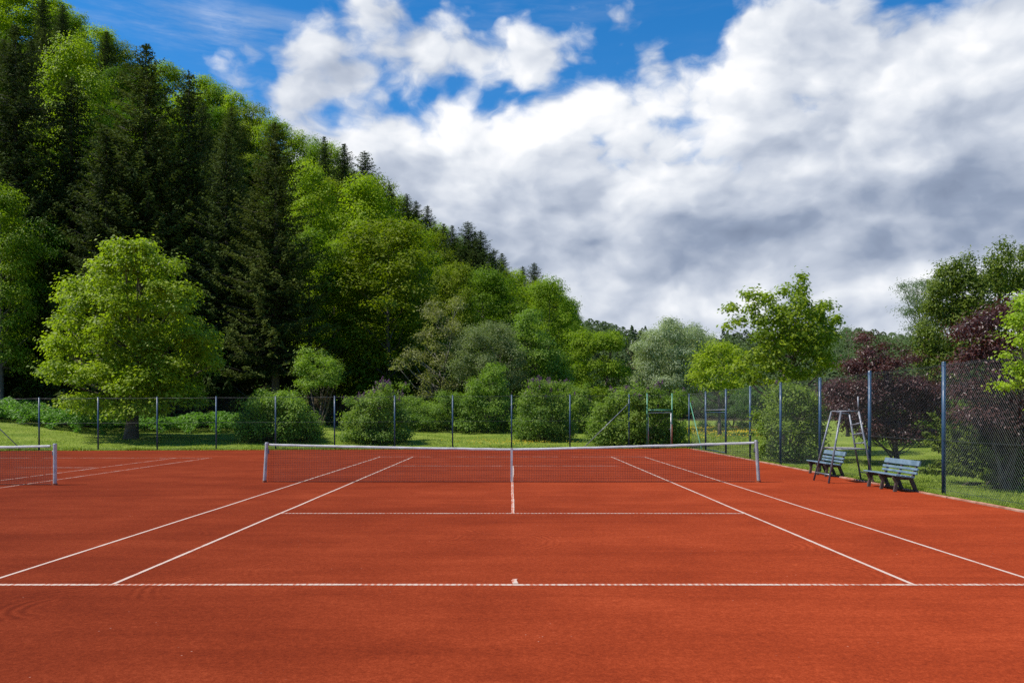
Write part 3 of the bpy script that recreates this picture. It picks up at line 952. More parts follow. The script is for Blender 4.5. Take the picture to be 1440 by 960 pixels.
plant('willow_tree', 'round grey green willow, the widest crown behind the net', 'tree', 690, 64.0,
      [(680, 470, 26, 22), (705, 475, 22, 22), (655, 490, 20, 24), (690, 505, 36, 26), (725, 500, 18, 26), (650, 525, 18, 20), (680, 540, 32, 18), (722, 535, 22, 20)],
      'willow', .15, 1.9, .34, 17, .16, sub=5, aspect=.4, n_limbs=40, tint_mid=.5)
plant('hazel_bush', 'tall dense green bush under the grey green willow', 'bush', 688, 57.0,
      [(680, 545, 24, 20), (708, 560, 18, 22), (665, 570, 22, 20), (690, 580, 28, 24), (712, 590, 18, 18), (655, 592, 16, 16), (690, 528, 16, 12)],
      'fresh', .14, 2.2, .22, 18, .05, sub=5, stems=6, parts=('foliage', 'stem'), tint_mid=.35)
plant('lilac_bush', 'dark lilac bush with reddish top just right of the net centre strap', 'bush', 765, 48.0,
      [(765, 552, 22, 16), (745, 570, 22, 20), (785, 565, 20, 22), (765, 590, 36, 24), (735, 600, 14, 16), (792, 595, 16, 20)],
      'lilac', .12, 2.4, .2, 19, .05, sub=5, stems=6, parts=('foliage', 'stem'), flowers=('blossom', 70, .17, .9), tint_mid=.42)
plant('alder_tree', 'bright green leafy tree standing left of the silver willow', 'tree', 842, 72.0,
      [(840, 480, 26, 18), (820, 476, 18, 14), (858, 476, 18, 13), (818, 495, 20, 22), (862, 492, 18, 18), (835, 520, 34, 24), (872, 520, 16, 20), (815, 540, 20, 20), (850, 552, 32, 18), (880, 548, 14, 14)],
      'beech', .19, 2.1, .28, 20, .17, sub=5, n_limbs=40, tint_mid=.45)
plant('hornbeam_tree', 'pale soft green tree between the grey willow and the hill foot', 'tree', 750, 66.0,
      [(745, 450, 20, 16), (735, 470, 18, 18), (760, 475, 20, 20), (748, 500, 28, 22), (775, 510, 22, 24), (790, 535, 18, 20), (760, 540, 24, 20)],
      'fresh', .17, 2.0, .28, 21, .15, sub=5, n_limbs=36, tint_mid=.4)
plant('silver_willow', 'silvery white leaved willow in the valley gap', 'tree', 945, 78.0,
      [(940, 462, 13, 14), (950, 470, 22, 16), (920, 480, 22, 20), (975, 470, 16, 14), (990, 482, 16, 16), (905, 492, 16, 14), (900, 540, 18, 16), (945, 550, 30, 18), (985, 545, 22, 18), (945, 500, 30, 22), (980, 496, 16, 18), (912, 510, 16, 20), (930, 530, 28, 18), (965, 525, 26, 20), (985, 520, 12, 16), (910, 535, 16, 12)],
      'silver', .20, 2.0, .34, 22, .2, sub=5, aspect=.45, n_limbs=36)
plant('field_maple', 'yellow green tree between the silver willow and the young maple', 'tree', 1012, 60.0,
      [(1008, 490, 22, 14), (990, 508, 18, 16), (1030, 500, 18, 18), (1005, 522, 30, 18), (980, 532, 16, 14), (1040, 525, 20, 18), (1012, 545, 34, 14)],
      'maple', .19, 2.1, .28, 23, .15, sub=5, n_limbs=36, tint_mid=.62)
plant('dogwood_bush', 'mid green bush filling the gap between two dark lilacs', 'bush', 818, 60.0,
      [(812, 560, 20, 18), (832, 570, 18, 18), (800, 575, 16, 18), (820, 588, 26, 16), (842, 590, 14, 12)],
      'lilac', .14, 2.3, .22, 61, .05, sub=5, stems=5, parts=('foliage', 'stem'), tint_mid=.5)
plant('laurel_bush', 'yellow green bush half hidden behind the copper shrub on bare stems', 'bush', 1262, 44.0,
      [(1225, 590, 24, 16), (1262, 585, 28, 18), (1300, 590, 24, 18), (1330, 580, 22, 20)],
      'fresh', .12, 2.2, .2, 62, .05, sub=5, stems=5, parts=('foliage', 'stem'), tint_mid=.6)
plant('lilac_bush', 'large dark lilac bush directly behind the green gate', 'bush', 895, 43.0,
      [(880, 560, 26, 16), (915, 560, 24, 16), (855, 580, 20, 20), (895, 585, 36, 24), (935, 580, 24, 22), (955, 572, 14, 18), (865, 607, 24, 17), (905, 612, 36, 15), (940, 605, 18, 17), (838, 598, 12, 14)],
      'lilac', .125, 2.3, .21, 24, .06, sub=5, stems=7, parts=('foliage', 'stem'), tint_mid=.45, flowers=('blossom', 70, .19, .9))
plant('elder_bush', 'dark leafy bush in the shade beneath the field maple', 'bush', 1030, 92.0,
      [(1010, 562, 26, 16), (1045, 566, 26, 18), (1075, 560, 22, 18), (985, 568, 18, 14), (1030, 582, 40, 12), (1095, 575, 24, 18), (1070, 582, 24, 12)],
      'green', .16, 2.2, .24, 25, .05, sub=5, stems=5, parts=('foliage', 'stem'))
plant('young_maple', 'airy young maple with upright shoots against the clouds', 'tree', 1099, 35.0,
      [(1128, 394, 7, 12), (1127, 410, 10, 14), (1126, 428, 14, 16), (1114, 440, 16, 14), (1142, 445, 16, 14), (1092, 440, 14, 14), (1070, 455, 16, 12), (1160, 462, 16, 14), (1118, 478, 24, 16), (1090, 495, 22, 16), (1140, 484, 20, 16), (1104, 412, 9, 12), (1054, 416, 13, 10), (1078, 425, 15, 14), (1062, 438, 12, 10), (1028, 436, 12, 9), (1040, 454, 13, 9), (1021, 460, 8, 5),
       (1160, 432, 14, 10), (1150, 450, 14, 12), (1175, 455, 9, 11), (1100, 455, 22, 18), (1130, 465, 22, 20), (1078, 475, 22, 18), (1166, 480, 14, 18), (1110, 492, 22, 16), (1145, 500, 22, 18),
       (1060, 505, 20, 14), (1085, 518, 24, 14), (1165, 512, 18, 14), (1040, 520, 16, 12), (1125, 528, 26, 14), (1060, 535, 20, 11), (1095, 545, 22, 12)],
      'maple', .14, 1.9, .14, 26, .11, sub=0, shape='palm', aspect=1.0, n_limbs=60, layers=3, depth=.8, per=7, flat=.8, tint_mid=.42)
plant('guelder_bush', 'glossy green bush against the side fence below the young maple', 'bush', 1106, 29.5,
      [(1095, 565, 22, 20), (1125, 570, 22, 22), (1145, 585, 18, 24), (1108, 600, 30, 24), (1080, 605, 18, 20), (1140, 618, 22, 18), (1095, 628, 20, 10)],
      'lilac', .095, 2.3, .15, 27, .04, sub=5, stems=6, parts=('foliage', 'stem'), tint_mid=.6, flowers=('blossom', 8, .12, .5))
plant('copper_plum', 'copper leaved shrub on bare spreading stems behind the benches', 'shrub', 1262, 28.0,
      [(1215, 478, 12, 10), (1222, 500, 14, 14), (1205, 520, 20, 16), (1240, 515, 22, 16), (1180, 545, 22, 18), (1215, 550, 30, 22), (1255, 545, 28, 20), (1292, 545, 24, 20), (1190, 575, 22, 18),
       (1235, 585, 30, 22), (1275, 580, 28, 22), (1305, 575, 18, 20), (1262, 512, 14, 9), (1285, 505, 14, 6), (1170, 560, 18, 22), (1275, 555, 30, 24), (1235, 560, 30, 24), (1300, 565, 22, 22), (1200, 590, 24, 20), (1255, 600, 30, 16), (1300, 610, 18, 12), (1225, 608, 20, 12), (1262, 612, 26, 14), (1315, 550, 12, 14), (1270, 490, 6, 4), (1243, 488, 7, 7)],
      'plum', .088, 2.3, .17, 28, .05, sub=5, stems=9, parts=('foliage', 'stem'), n_limbs=70, layers=3, depth=.7, aspect=.55, up=.55, tint_mid=.5)
plant('larch_tree', 'hazy pale green tree left of the dark upright yew', 'tree', 1305, 46.0,
      [(1300, 402, 22, 12), (1285, 420, 20, 10), (1310, 430, 22, 14), (1275, 440, 18, 9), (1290, 460, 24, 12), (1268, 478, 16, 8), (1300, 490, 24, 14), (1330, 400, 24, 20), (1330, 450, 26, 22), (1275, 405, 10, 9)],
      'pine', .13, 1.3, .26, 29, .16, sub=4, aspect=.3, n_limbs=40)
plant('pine_tree', 'faint pale pine top seen between the young maple and copper shrub', 'tree', 1192, 62.0,
      [(1190, 466, 12, 5), (1200, 478, 16, 6), (1182, 488, 16, 7), (1198, 500, 20, 9), (1188, 518, 20, 10)],
      'pine', .17, 1.2, .3, 30, .14, sub=4, aspect=.3, n_limbs=20)
plant('copper_plum', 'copper leaved shrub at the far right edge of the picture', 'shrub', 1412, 18.0,
      [(1385, 455, 22, 18), (1360, 470, 20, 18), (1400, 490, 28, 22), (1365, 505, 24, 22), (1345, 520, 14, 16), (1430, 520, 26, 26), (1390, 540, 30, 26), (1355, 555, 18, 20), (1430, 575, 26, 26), (1395, 585, 26, 20), (1470, 540, 28, 40), (1360, 585, 22, 20), (1400, 605, 26, 20), (1435, 605, 26, 22), (1420, 440, 22, 18), (1460, 470, 28, 30)],
      'plum', .08, 2.4, .16, 31, .05, sub=5, stems=7, parts=('foliage', 'stem'), n_limbs=60, layers=3, depth=.6, aspect=.55, up=.55, tint_mid=.5)


def yew(name, label, px, d, spires, seed, leaf, body, cov=2.4):
    """upright shrub: many erect plumes of short sprays"""
    rng = np.random.default_rng(seed)
    X = (px - 720) * d / F; zb = float(hz(X, d)); off = np.array([X, d, zb])
    root = empty(name, tuple(off)); tag(root, label, 'yew')
    Cs, Ns, Ts, Ti = [], [], [], []
    mb = MB()
    more = []
    for (tx, ty, bx_, by, w) in spires:
        for _ in range(2): more.append((tx + rng.normal(0, 11), ty + rng.uniform(6, 50), bx_, by, w * rng.uniform(.5, .8)))
    for (tx, ty, bx_, by, w) in list(spires) + more:
        for lay in range(2 if len(spires) > 8 else 3):
            dd = d + (lay - 1) * .9 + rng.normal(0, .3)
            jx = rng.normal(0, w * .5) if lay != 1 else 0
            jy = abs(rng.normal(0, 22)) if lay != 1 else 0
            top = at(tx + jx, ty + jy, d); top[1] = dd
            bot = at(bx_ + jx * .5, by, d); bot[1] = d + (dd - d) * .5
            Ln = np.linalg.norm(top - bot); rw = w * 1.0 * d / F
            nn = int(cov * Ln * rw * 2 / (leaf * leaf * .22))
            u = rng.random(nn) ** .9
            a = rng.random(nn) * 6.283; rr_ = np.sqrt(rng.random(nn)) * .6 + .5
            env = rw * np.clip(1.02 - u, .02, 1) ** .85 * (1 + .5 * np.sin(u * 37 + tx + a * 1.0) * np.sin(u * 61 + ty) + .35 * np.sin(u * 23 + a * 2))
            o = np.stack([np.cos(a), np.sin(a), np.zeros(nn)], 1)
            p = bot + (top - bot) * u[:, None] + o * (env * rr_)[:, None] + rng.normal(0, .03, (nn, 3))
            Cs.append(p); Ns.append(o + rdir(rng, nn) * .7 + np.array([0, 0, .3])); Ts.append(o * .95 + np.array([0, 0, .9]) + rdir(rng, nn) * .55)
            Ti.append(np.clip(.45 + rng.normal(0, .12) + rng.normal(0, .18, nn) + (rr_ - .75) * .5, 0, 1))
            mb.tube([tuple(bot - off), tuple((bot + top) / 2 - off + rng.normal(0, .05, 3)), tuple(bot + (top - bot) * .8 - off)], [.03, .015, .005], 5)
    # bushy body
    bl = px_blobs(rng, body, d, .8, 3, 5)
    a_ = crown_leaves(rng, bl, leaf * .9, 1.5, leaf * 1.6, .9, .5, .6, .6, .35, .45)
    Cs.append(a_[0]); Ns.append(a_[1]); Ts.append(a_[2]); Ti.append(a_[5])
    C = np.concatenate(Cs); k = C[:, 2] > zb + .03
    C = C[k]; N = np.concatenate(Ns)[k]; T = np.concatenate(Ts)[k]; ti = np.concatenate(Ti)[k]
    L = leaf * (.7 + .6 * rng.random(len(C)))
    link('foliage', leaf_mesh('foliage', C - off, N, T, L, L * .38, ti), M['yew'], root)
    mb.tube([(0, 0, -.1), (0, 0, 1.4)], [.16, .10], 8)
    mb.build('stem', M['stem'], root, True)


plant('yew_tree', 'broad dark yew with ragged upright shoots against the cloud', 'tree', 1372, 30.0,
      [(1412, 350, 6, 12), (1418, 366, 8, 14), (1406, 378, 11, 14), (1391, 370, 7, 12), (1440, 362, 8, 16), (1361, 368, 5, 13), (1364, 388, 9, 14), (1347, 374, 8, 10), (1338, 382, 9, 10), (1325, 384, 9, 11),
       (1322, 408, 16, 18), (1345, 402, 18, 20), (1378, 398, 18, 20), (1405, 400, 18, 20), (1432, 392, 18, 24), (1455, 400, 20, 30), (1312, 440, 16, 20), (1340, 440, 24, 26), (1375, 438, 26, 28), (1412, 440, 26, 28), (1450, 450, 26, 34),
       (1308, 480, 18, 24), (1340, 490, 28, 30), (1385, 490, 32, 34), (1430, 500, 32, 36), (1315, 525, 20, 24), (1350, 545, 30, 30), (1400, 550, 34, 34), (1300, 505, 14, 16), (1330, 590, 24, 24), (1375, 600, 34, 26), (1430, 590, 34, 34)],
      'yew', .13, 3.0, .15, 41, .2, sub=5, n_limbs=40, layers=3, depth=.6, aspect=.42, up=.35, outw=.8, droop=-1.5, flat=1.1, per=12)
yew('yew_shrub', 'spreading green yew low behind the side fence at the right edge', 1425, 19.0,
    [(1330, 590, 1400, 665, 9), (1345, 578, 1405, 660, 10), (1362, 590, 1410, 665, 11), (1340, 610, 1405, 672, 9), (1385, 580, 1420, 660, 12), (1355, 632, 1410, 682, 9)], 42, .10,
    [(1395, 640, 24, 20), (1430, 640, 30, 28), (1378, 622, 18, 14), (1415, 664, 32, 18), (1465, 650, 34, 36), (1378, 648, 14, 12)])
plant('mock_orange', 'yellow green leafy bush overhanging the right picture edge', 'bush', 1500, 13.6,
      [(1437, 425, 14, 18), (1428, 455, 16, 18), (1455, 450, 24, 30), (1440, 480, 20, 22), (1432, 520, 18, 20), (1415, 500, 8, 8), (1420, 545, 12, 9), (1455, 540, 26, 28), (1480, 490, 30, 50), (1490, 590, 34, 50), (1408, 543, 8, 5)],
      'yellow', .062, 1.8, .085, 43, .04, sub=5, stems=5, parts=('foliage', 'stem'), layers=3, depth=.6, aspect=.7, tint_mid=.45)


# ------------------------------------------------------------------ forest prototypes
def broadleaf_proto(seed, H, Rr, base, leaf, cov, nb):
    """whole tree at the origin: crown of boughs on a rounded envelope"""
    rng = np.random.default_rng(seed)
    bl = []
    lob = rdir(rng, 9)
    for i in range(nb):
        t = (i + .5) / nb
        z = base + (H - base) * t
        env = math.sin(math.pi * min(.97, .16 + .80 * t)) ** .7
        a = i * 2.399 + rng.normal(0, .3)
        f = math.sqrt(rng.uniform(.25, 1))
        dv = np.array([math.cos(a), math.sin(a), t - .5])
        lump = .82 + .30 * max(0, (lob @ dv).max())
        r = Rr * env * f * lump * .82
        br = Rr * rng.uniform(.26, .44)
        c = np.array([r * math.cos(a), r * math.sin(a), z - br * .3 * f])
        bl.append((c, np.array([br, br, br * rng.uniform(.5, .75)])))
    C, N, T, L, W, Ti = crown_leaves(rng, bl, leaf, cov, leaf * 2.0, .42, .85, .7, .40, .75, .5, per=24)
    cm = leaf_mesh('crown', C, N, T, L, W, Ti)
    mb = MB()
    limbs(mb, rng, np.zeros(3), np.array([rng.normal(0, .3), rng.normal(0, .3), H * .9]), H * .013 + .05, [b[0] for b in bl[::2]], 7, start=.25)
    tm = bpy.data.meshes.new('trunk'); tm.from_pydata(mb.v, [], mb.f); tm.update()
    return cm, tm, H, Rr


def spruce_proto(seed, H, Rr, base, dens=1.0, card=.42, bare=.0):
    rng = np.random.default_rng(seed)
    Cs, Ns, Ts, Ls, Ws, Ti = [], [], [], [], [], []
    mb = MB()
    mb.tube([(0, 0, -.3), (rng.normal(0, .05), rng.normal(0, .05), H * .5), (0, 0, H)], [H * .011 + .06, H * .007 + .03, .02], 8)
    z = base
    while z < H - .15:
        t = (z - base) / (H - base)
        Lb = Rr * ((1 - t) ** .66) * rng.uniform(.80, 1.15) + .15
        nbr = max(4, int((5 + 4 * (1 - t)) * dens))
        a0 = rng.random() * 6.28
        for b in range(nbr):
            if rng.random() < bare * (1 - t): continue
            a = a0 + 6.283 * b / nbr + rng.normal(0, .22)
            lb = Lb * rng.uniform(.70, 1.18)
            dr = np.array([math.cos(a), math.sin(a), 0]); sd = np.array([-dr[1], dr[0], 0])
            el = .35 * t - .28 * (1 - t) + rng.normal(0, .08)
            m = max(4, int(lb / (card * .34)))
            u = (np.arange(m) + rng.random(m)) / m
            # drooping arc with lifted tip
            zz = el * lb * u - .10 * lb * np.sin(u * 3.14) + .16 * lb * u ** 3 * (1 - t)
            ax = np.outer(u * lb, dr); ax[:, 2] += zz + z
            if lb > 1.2 and b % 2 == 0:
                mb.tube([(0, 0, z), tuple(ax[m // 2]), tuple(ax[-1])], [.035, .022, .006], 4, False)
            k = 5
            ii = np.repeat(np.arange(m), k); n_ = len(ii)
            side = rng.choice([-1, 1], n_)
            wl = lb * .26 * (1.05 - u[ii]) + .12
            so_ = side * wl * rng.random(n_)
            p = ax[ii] + sd * so_[:, None] + rng.normal(0, .06, (n_, 3))
            p[:, 2] -= np.abs(so_) * .35 + rng.random(n_) * .14 * (1 - t)
            T_ = dr * .6 + sd * (side * .8)[:, None] + np.array([0, 0, -.55 * (1 - t) + .1]) + rdir(rng, n_) * .35
            N_ = np.array([0, 0, 1.0]) + rdir(rng, n_) * .75 + dr * .3
            Cs.append(p); Ts.append(T_); Ns.append(N_)
            l_ = card * rng.uniform(.6, 1.25, n_) * (1 - .45 * t)
            Ls.append(l_); Ws.append(l_ * .40)
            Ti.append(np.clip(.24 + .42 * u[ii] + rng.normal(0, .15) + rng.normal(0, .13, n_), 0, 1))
        z += (.62 - .30 * t) * rng.uniform(.75, 1.2)
    n_ = 40
    p = np.zeros((n_, 3)); p[:, 2] = H - rng.random(n_) * .9; p[:, :2] = rng.normal(0, .05, (n_, 2))
    Cs.append(p); Ns.append(rdir(rng, n_)); Ts.append(rdir(rng, n_) * .5 + np.array([0, 0, .6])); Ls.append(np.full(n_, card * .6)); Ws.append(np.full(n_, card * .18)); Ti.append(rng.random(n_) * .5)
    cm = leaf_mesh('crown', np.concatenate(Cs), np.concatenate(Ns), np.concatenate(Ts), np.concatenate(Ls), np.concatenate(Ws), np.concatenate(Ti))
    tm = bpy.data.meshes.new('trunk'); tm.from_pydata(mb.v, [], mb.f); tm.update()
    return cm, tm, H, Rr


BEECH = [broadleaf_proto(100 + i, H, r, b, .25, 2.1, n) for i, (H, r, b, n) in enumerate(((18, 5.2, 3.5, 40), (20, 5.0, 5, 44), (17, 5.6, 2.5, 42), (21, 4.6, 6, 40), (16, 4.8, 2.0, 36)))]
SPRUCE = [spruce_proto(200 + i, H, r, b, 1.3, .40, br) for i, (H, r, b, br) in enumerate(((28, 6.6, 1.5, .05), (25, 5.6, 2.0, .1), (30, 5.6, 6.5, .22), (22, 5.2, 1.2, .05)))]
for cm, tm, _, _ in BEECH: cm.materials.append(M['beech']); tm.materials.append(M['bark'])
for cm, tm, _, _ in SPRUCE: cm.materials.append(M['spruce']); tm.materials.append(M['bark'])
ROOTS = {}
prng = np.random.default_rng(77)
placed = []


def tree_at(kind, i, px, d, top_py=None, H=None, wpx=None, tintc=(1, 1, 1), label=None, group=None, name=None):
    protos = BEECH if kind == 'beech' else SPRUCE
    cm, tm, PH, PR = protos[i % len(protos)]
    X = (px - 720) * d / F
    zb = float(hz(X, d)) - .1
    if H is None: H = CH + (HY - top_py) * d / F - zb
    s = H / PH
    sx = s if wpx is None else (wpx / 2 * d / F) / PR
    key = (kind, i % len(protos))
    rz = prng.random() * 6.28
    if key not in ROOTS:
        r = empty(name or ('beech_tree' if kind == 'beech' else 'spruce_tree'), (X, d, zb), rz)
        link('crown', cm, None, r); link('trunk', tm, None, r)
        r.scale = (sx, sx, s); ROOTS[key] = r
    else:
        r = dup(ROOTS[key], (X, d, zb), rz, (sx, sx, s))
        if 'label' in r: del r['label']
        if 'group' in r: del r['group']
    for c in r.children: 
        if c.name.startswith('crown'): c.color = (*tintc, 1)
    tag(r, label, 'tree', group)
    placed.append((X, d, sx * PR))
    return r


GB, GS = 'broadleaf trees massed on the hillside', 'spruces standing among the hillside trees'
LB = 'bright green leafy crown crowded among others on the wooded hillside'
LS = 'dark spruce crowded among leafy trees on the wooded hillside'
BR = (1.38, 1.30, .9); BR2 = (1.1, 1.15, .9); MID = (.72, .80, .85); DK = (.42, .55, .62); OL = (1.05, .92, .8)  # darker tints put the shade between crowns into the leaf colour
# trees one can point to
U = tree_at
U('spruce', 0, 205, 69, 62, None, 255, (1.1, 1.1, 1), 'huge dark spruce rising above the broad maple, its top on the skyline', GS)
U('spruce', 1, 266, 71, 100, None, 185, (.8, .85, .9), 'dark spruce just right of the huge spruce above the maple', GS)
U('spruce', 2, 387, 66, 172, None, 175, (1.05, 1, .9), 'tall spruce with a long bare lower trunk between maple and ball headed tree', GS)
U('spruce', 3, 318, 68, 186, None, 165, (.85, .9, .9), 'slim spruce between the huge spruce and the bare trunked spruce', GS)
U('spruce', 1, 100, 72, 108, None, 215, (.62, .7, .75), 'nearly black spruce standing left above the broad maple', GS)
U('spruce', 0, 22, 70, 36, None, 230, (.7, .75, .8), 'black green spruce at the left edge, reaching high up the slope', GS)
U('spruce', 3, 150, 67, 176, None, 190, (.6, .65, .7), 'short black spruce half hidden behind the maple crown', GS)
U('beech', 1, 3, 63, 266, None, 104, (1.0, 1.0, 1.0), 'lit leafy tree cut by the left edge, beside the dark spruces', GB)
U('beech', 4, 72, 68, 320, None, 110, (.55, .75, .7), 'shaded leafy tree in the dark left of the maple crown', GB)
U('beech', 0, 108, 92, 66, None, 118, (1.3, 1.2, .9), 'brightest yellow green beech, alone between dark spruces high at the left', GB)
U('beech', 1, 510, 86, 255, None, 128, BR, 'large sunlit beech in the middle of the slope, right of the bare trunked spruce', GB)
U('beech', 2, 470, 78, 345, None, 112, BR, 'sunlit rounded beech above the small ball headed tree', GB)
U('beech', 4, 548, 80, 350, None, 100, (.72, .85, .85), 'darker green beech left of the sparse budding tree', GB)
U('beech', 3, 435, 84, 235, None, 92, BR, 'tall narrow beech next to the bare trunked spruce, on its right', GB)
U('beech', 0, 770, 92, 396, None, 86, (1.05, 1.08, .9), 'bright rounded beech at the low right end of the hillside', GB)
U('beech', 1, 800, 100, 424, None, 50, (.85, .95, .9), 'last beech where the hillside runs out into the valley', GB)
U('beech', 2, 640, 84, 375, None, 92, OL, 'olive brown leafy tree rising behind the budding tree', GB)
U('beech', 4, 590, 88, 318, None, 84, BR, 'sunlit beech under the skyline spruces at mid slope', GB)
for k, (px, py, d, w) in enumerate(((484, 202, 118, 46), (513, 212, 116, 50), (585, 282, 122, 34), (601, 289, 124, 34), (636, 317, 128, 34), (658, 311, 116, 48), (676, 324, 114, 44), (689, 356, 110, 34), (706, 356, 140, 34), (735, 374, 150, 30), (751, 369, 146, 36), (811, 435, 165, 22))):
    lab = ['left one of the two tallest spruce tips on the skyline against the cloud', 'pointed skyline spruce standing free of the beeches, right of a similar tip',
           'small spruce tip on the skyline halfway down the ridge', 'second small spruce tip close beside another halfway down the ridge', 'slender spruce left of the dense dark spruce clump on the lower ridge',
           'tallest spruce of the dark clump on the lower ridge', 'middle spruce of the dark clump on the lower ridge', 'lowest spruce of the dark clump, in front of the lower ridge',
           'lone spruce tip right of the dark clump on the lower ridge', 'left one of two close spruces above the last bright beeches', 'right one of two close spruces above the last bright beeches',
           'tiny spruce tip at the very end of the ridge above the valley'][k]
    U('spruce', k, px, d, py, None, w * 2.4, (.8, .9, 1.0), lab, GS)
for k, (px, py, d, w) in enumerate(((20, -20, 150, 80), (72, 0, 150, 70), (100, 20, 148, 56), (140, 42, 146, 60), (170, 62, 146, 50), (232, 92, 142, 60), (285, 112, 136, 64), (310, 124, 134, 50), (335, 136, 132, 56), (360, 150, 130, 54), (385, 170, 128, 54),
                                     (415, 190, 128, 56), (445, 200, 126, 54), (468, 206, 124, 50), (540, 252, 122, 56), (562, 280, 126, 46), (618, 318, 132, 48), (648, 338, 130, 44), (722, 384, 132, 50), (700, 372, 130, 40), (765, 402, 138, 46), (785, 412, 130, 44))):
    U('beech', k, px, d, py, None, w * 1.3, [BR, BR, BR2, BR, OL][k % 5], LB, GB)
for k, (px, py, d, w) in enumerate(((60, -12, 140, 70), (88, 6, 138, 70), (150, 44, 138, 80), (456, 192, 118, 84), (548, 258, 118, 64), (572, 272, 120, 70), (624, 314, 122, 64), (668, 326, 116, 80), (694, 350, 116, 74), (780, 398, 128, 64), (505, 330, 96, 80), (560, 330, 100, 78), (420, 260, 88, 90))):
    U('spruce', k + 1, px, d, py, None, w, (.75, .85, .9), LS, GS)
# fill the slope
tries = 0
while len(placed) < 215 and tries < 9000:
    tries += 1
    px = prng.uniform(-260, 815)
    dmin, dmax = toe(px) + 1, rdep(px) + 4
    d = math.sqrt(prng.uniform(dmin ** 2, dmax ** 2))
    X = (px - 720) * d / F
    if any((X - a) ** 2 + (d - b) ** 2 < (2.2 + .5 * r) ** 2 for a, b, r in placed): continue
    rel = (d - dmin) / (dmax - dmin)
    spr = prng.random() < (.85 if (px < 420 and rel < .32) else .7 if px < 90 else .62 if (px < 350 and rel < .6) else .15)
    H = prng.uniform(18, 29) if spr else prng.uniform(14, 20)
    zb = float(hz(X, d)); lim = skyline(px) + prng.uniform(6, 30)
    Hm = CH + (HY - lim) * d / F - zb
    H = min(H, Hm)
    if H < 7: continue
    if 60 < px < 165 and 60 < d < 91: continue
    if 352 < px < 425 and d < 82: continue
    if spr: U('spruce', prng.integers(4), px, d, None, H, prng.uniform(8.5, 11.5) * F / d, tuple(np.array((1.0, 1.0, .95)) * prng.uniform(.75, 1.3)), LS, GS)
    else:
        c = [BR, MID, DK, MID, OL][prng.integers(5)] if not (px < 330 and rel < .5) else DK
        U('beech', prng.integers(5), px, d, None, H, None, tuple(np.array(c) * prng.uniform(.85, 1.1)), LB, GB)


# ------------------------------------------------------------------ ground cover, grass, flowers, far wood
def undergrowth():
    rng = np.random.default_rng(55)
    LO = [55, 54, 53, 52, 53, 55.5, 55.5]
    n = 70000
    p = rng.uniform(-140, 345, n); d = rng.uniform(51.5, 65, n)
    lo = np.interp(p, [-140, 0, 60, 130, 160, 195, 345], LO)
    k = d > lo + .5 * np.sin(p * .16)
    p, d = p[k], d[k]
    X = (p - 720) * d / F
    g = hz(X, d)
    h = 1.55 * (.62 + .30 * np.sin(X * 1.3 + d) * np.sin(d * .9 + X * .5) + .16 * np.sin(X * 4.1) * np.sin(d * 3.3)) * np.interp(p, [-140, 100, 150, 345], [1.0, 1.2, 1.15, .85]) * sm((d - np.interp(p, [-140, 0, 60, 130, 160, 195, 345], LO) + .4) / 1.3 + .25)
    z = g + h * (1 - .55 * rng.random(len(X)) ** 2.2)
    C = np.stack([X, d, z], 1)
    N = np.array([0, -.25, .8]) + rdir(rng, len(X)) * .6
    T = rdir(rng, len(X)) + np.array([0, 0, .1])
    L = rng.uniform(.15, .28, len(X))
    ti = np.clip(.5 + .2 * np.sin(X * .9) * np.sin(d * 1.1) + rng.normal(0, .18, len(X)), 0, 1)
    tag(link('undergrowth', leaf_mesh('undergrowth', C, N, T, L, L * .65, ti), M['nettle']), 'waist high green nettle bank along the forest edge', 'undergrowth', kind='stuff')


def forest_floor_shrubs():
    """low dark growth right at the wood's edge"""
    rng = np.random.default_rng(56)
    n = 36000
    p = rng.uniform(-200, 640, n)
    d = toe(p) - 4 + rng.random(n) ** 1.6 * 14
    X = (p - 720) * d / F
    g = hz(X, d)
    h = .9 + .7 * np.sin(X * .8 + 2) * np.sin(d * .7) + .5 * np.sin(X * 2.1)
    h = np.clip(h, .1, 2.4)
    z = g + h * (1 - .7 * rng.random(n) ** 1.8)
    C = np.stack([X, d, z], 1)
    L = rng.uniform(.16, .30, n)
    tag(link('undergrowth', leaf_mesh('undergrowth', C, np.array([0, -.2, .7]) + rdir(rng, n) * .7, rdir(rng, n), L, L * .6, np.clip(rng.normal(.3, .2, n), 0, 1)), M['green']), 'dark brambles under the trees at the foot of the slope', 'undergrowth', kind='stuff')


def weeds():
    rng = np.random.default_rng(65)
    n = 60000
    p = rng.uniform(540, 965, n); d = rng.uniform(58, 70, n)
    X = (p - 720) * d / F
    h = 1.15 * (.7 + .5 * np.sin(X * .9 + 1) * np.sin(d * .8 + X * .3) + .25 * np.sin(X * 3.3)) * sm((d - 58) / 3 + .3 * np.sin(X * 1.7))
    k = h > .12; X, d, h = X[k], d[k], h[k]; n = len(X)
    C = np.stack([X, d, hz(X, d) + h * (1 - .6 * rng.random(n) ** 1.8)], 1)
    L = rng.uniform(.14, .27, n)
    tag(link('undergrowth', leaf_mesh('undergrowth', C, np.array([0, -.3, .7]) + rdir(rng, n) * .7, rdir(rng, n) + np.array([0, 0, .4]), L, L * .5, np.clip(rng.normal(.45, .2, n), 0, 1)), M['lilac']), 'rough weeds growing up between the bushes behind the lawn', 'undergrowth', kind='stuff')


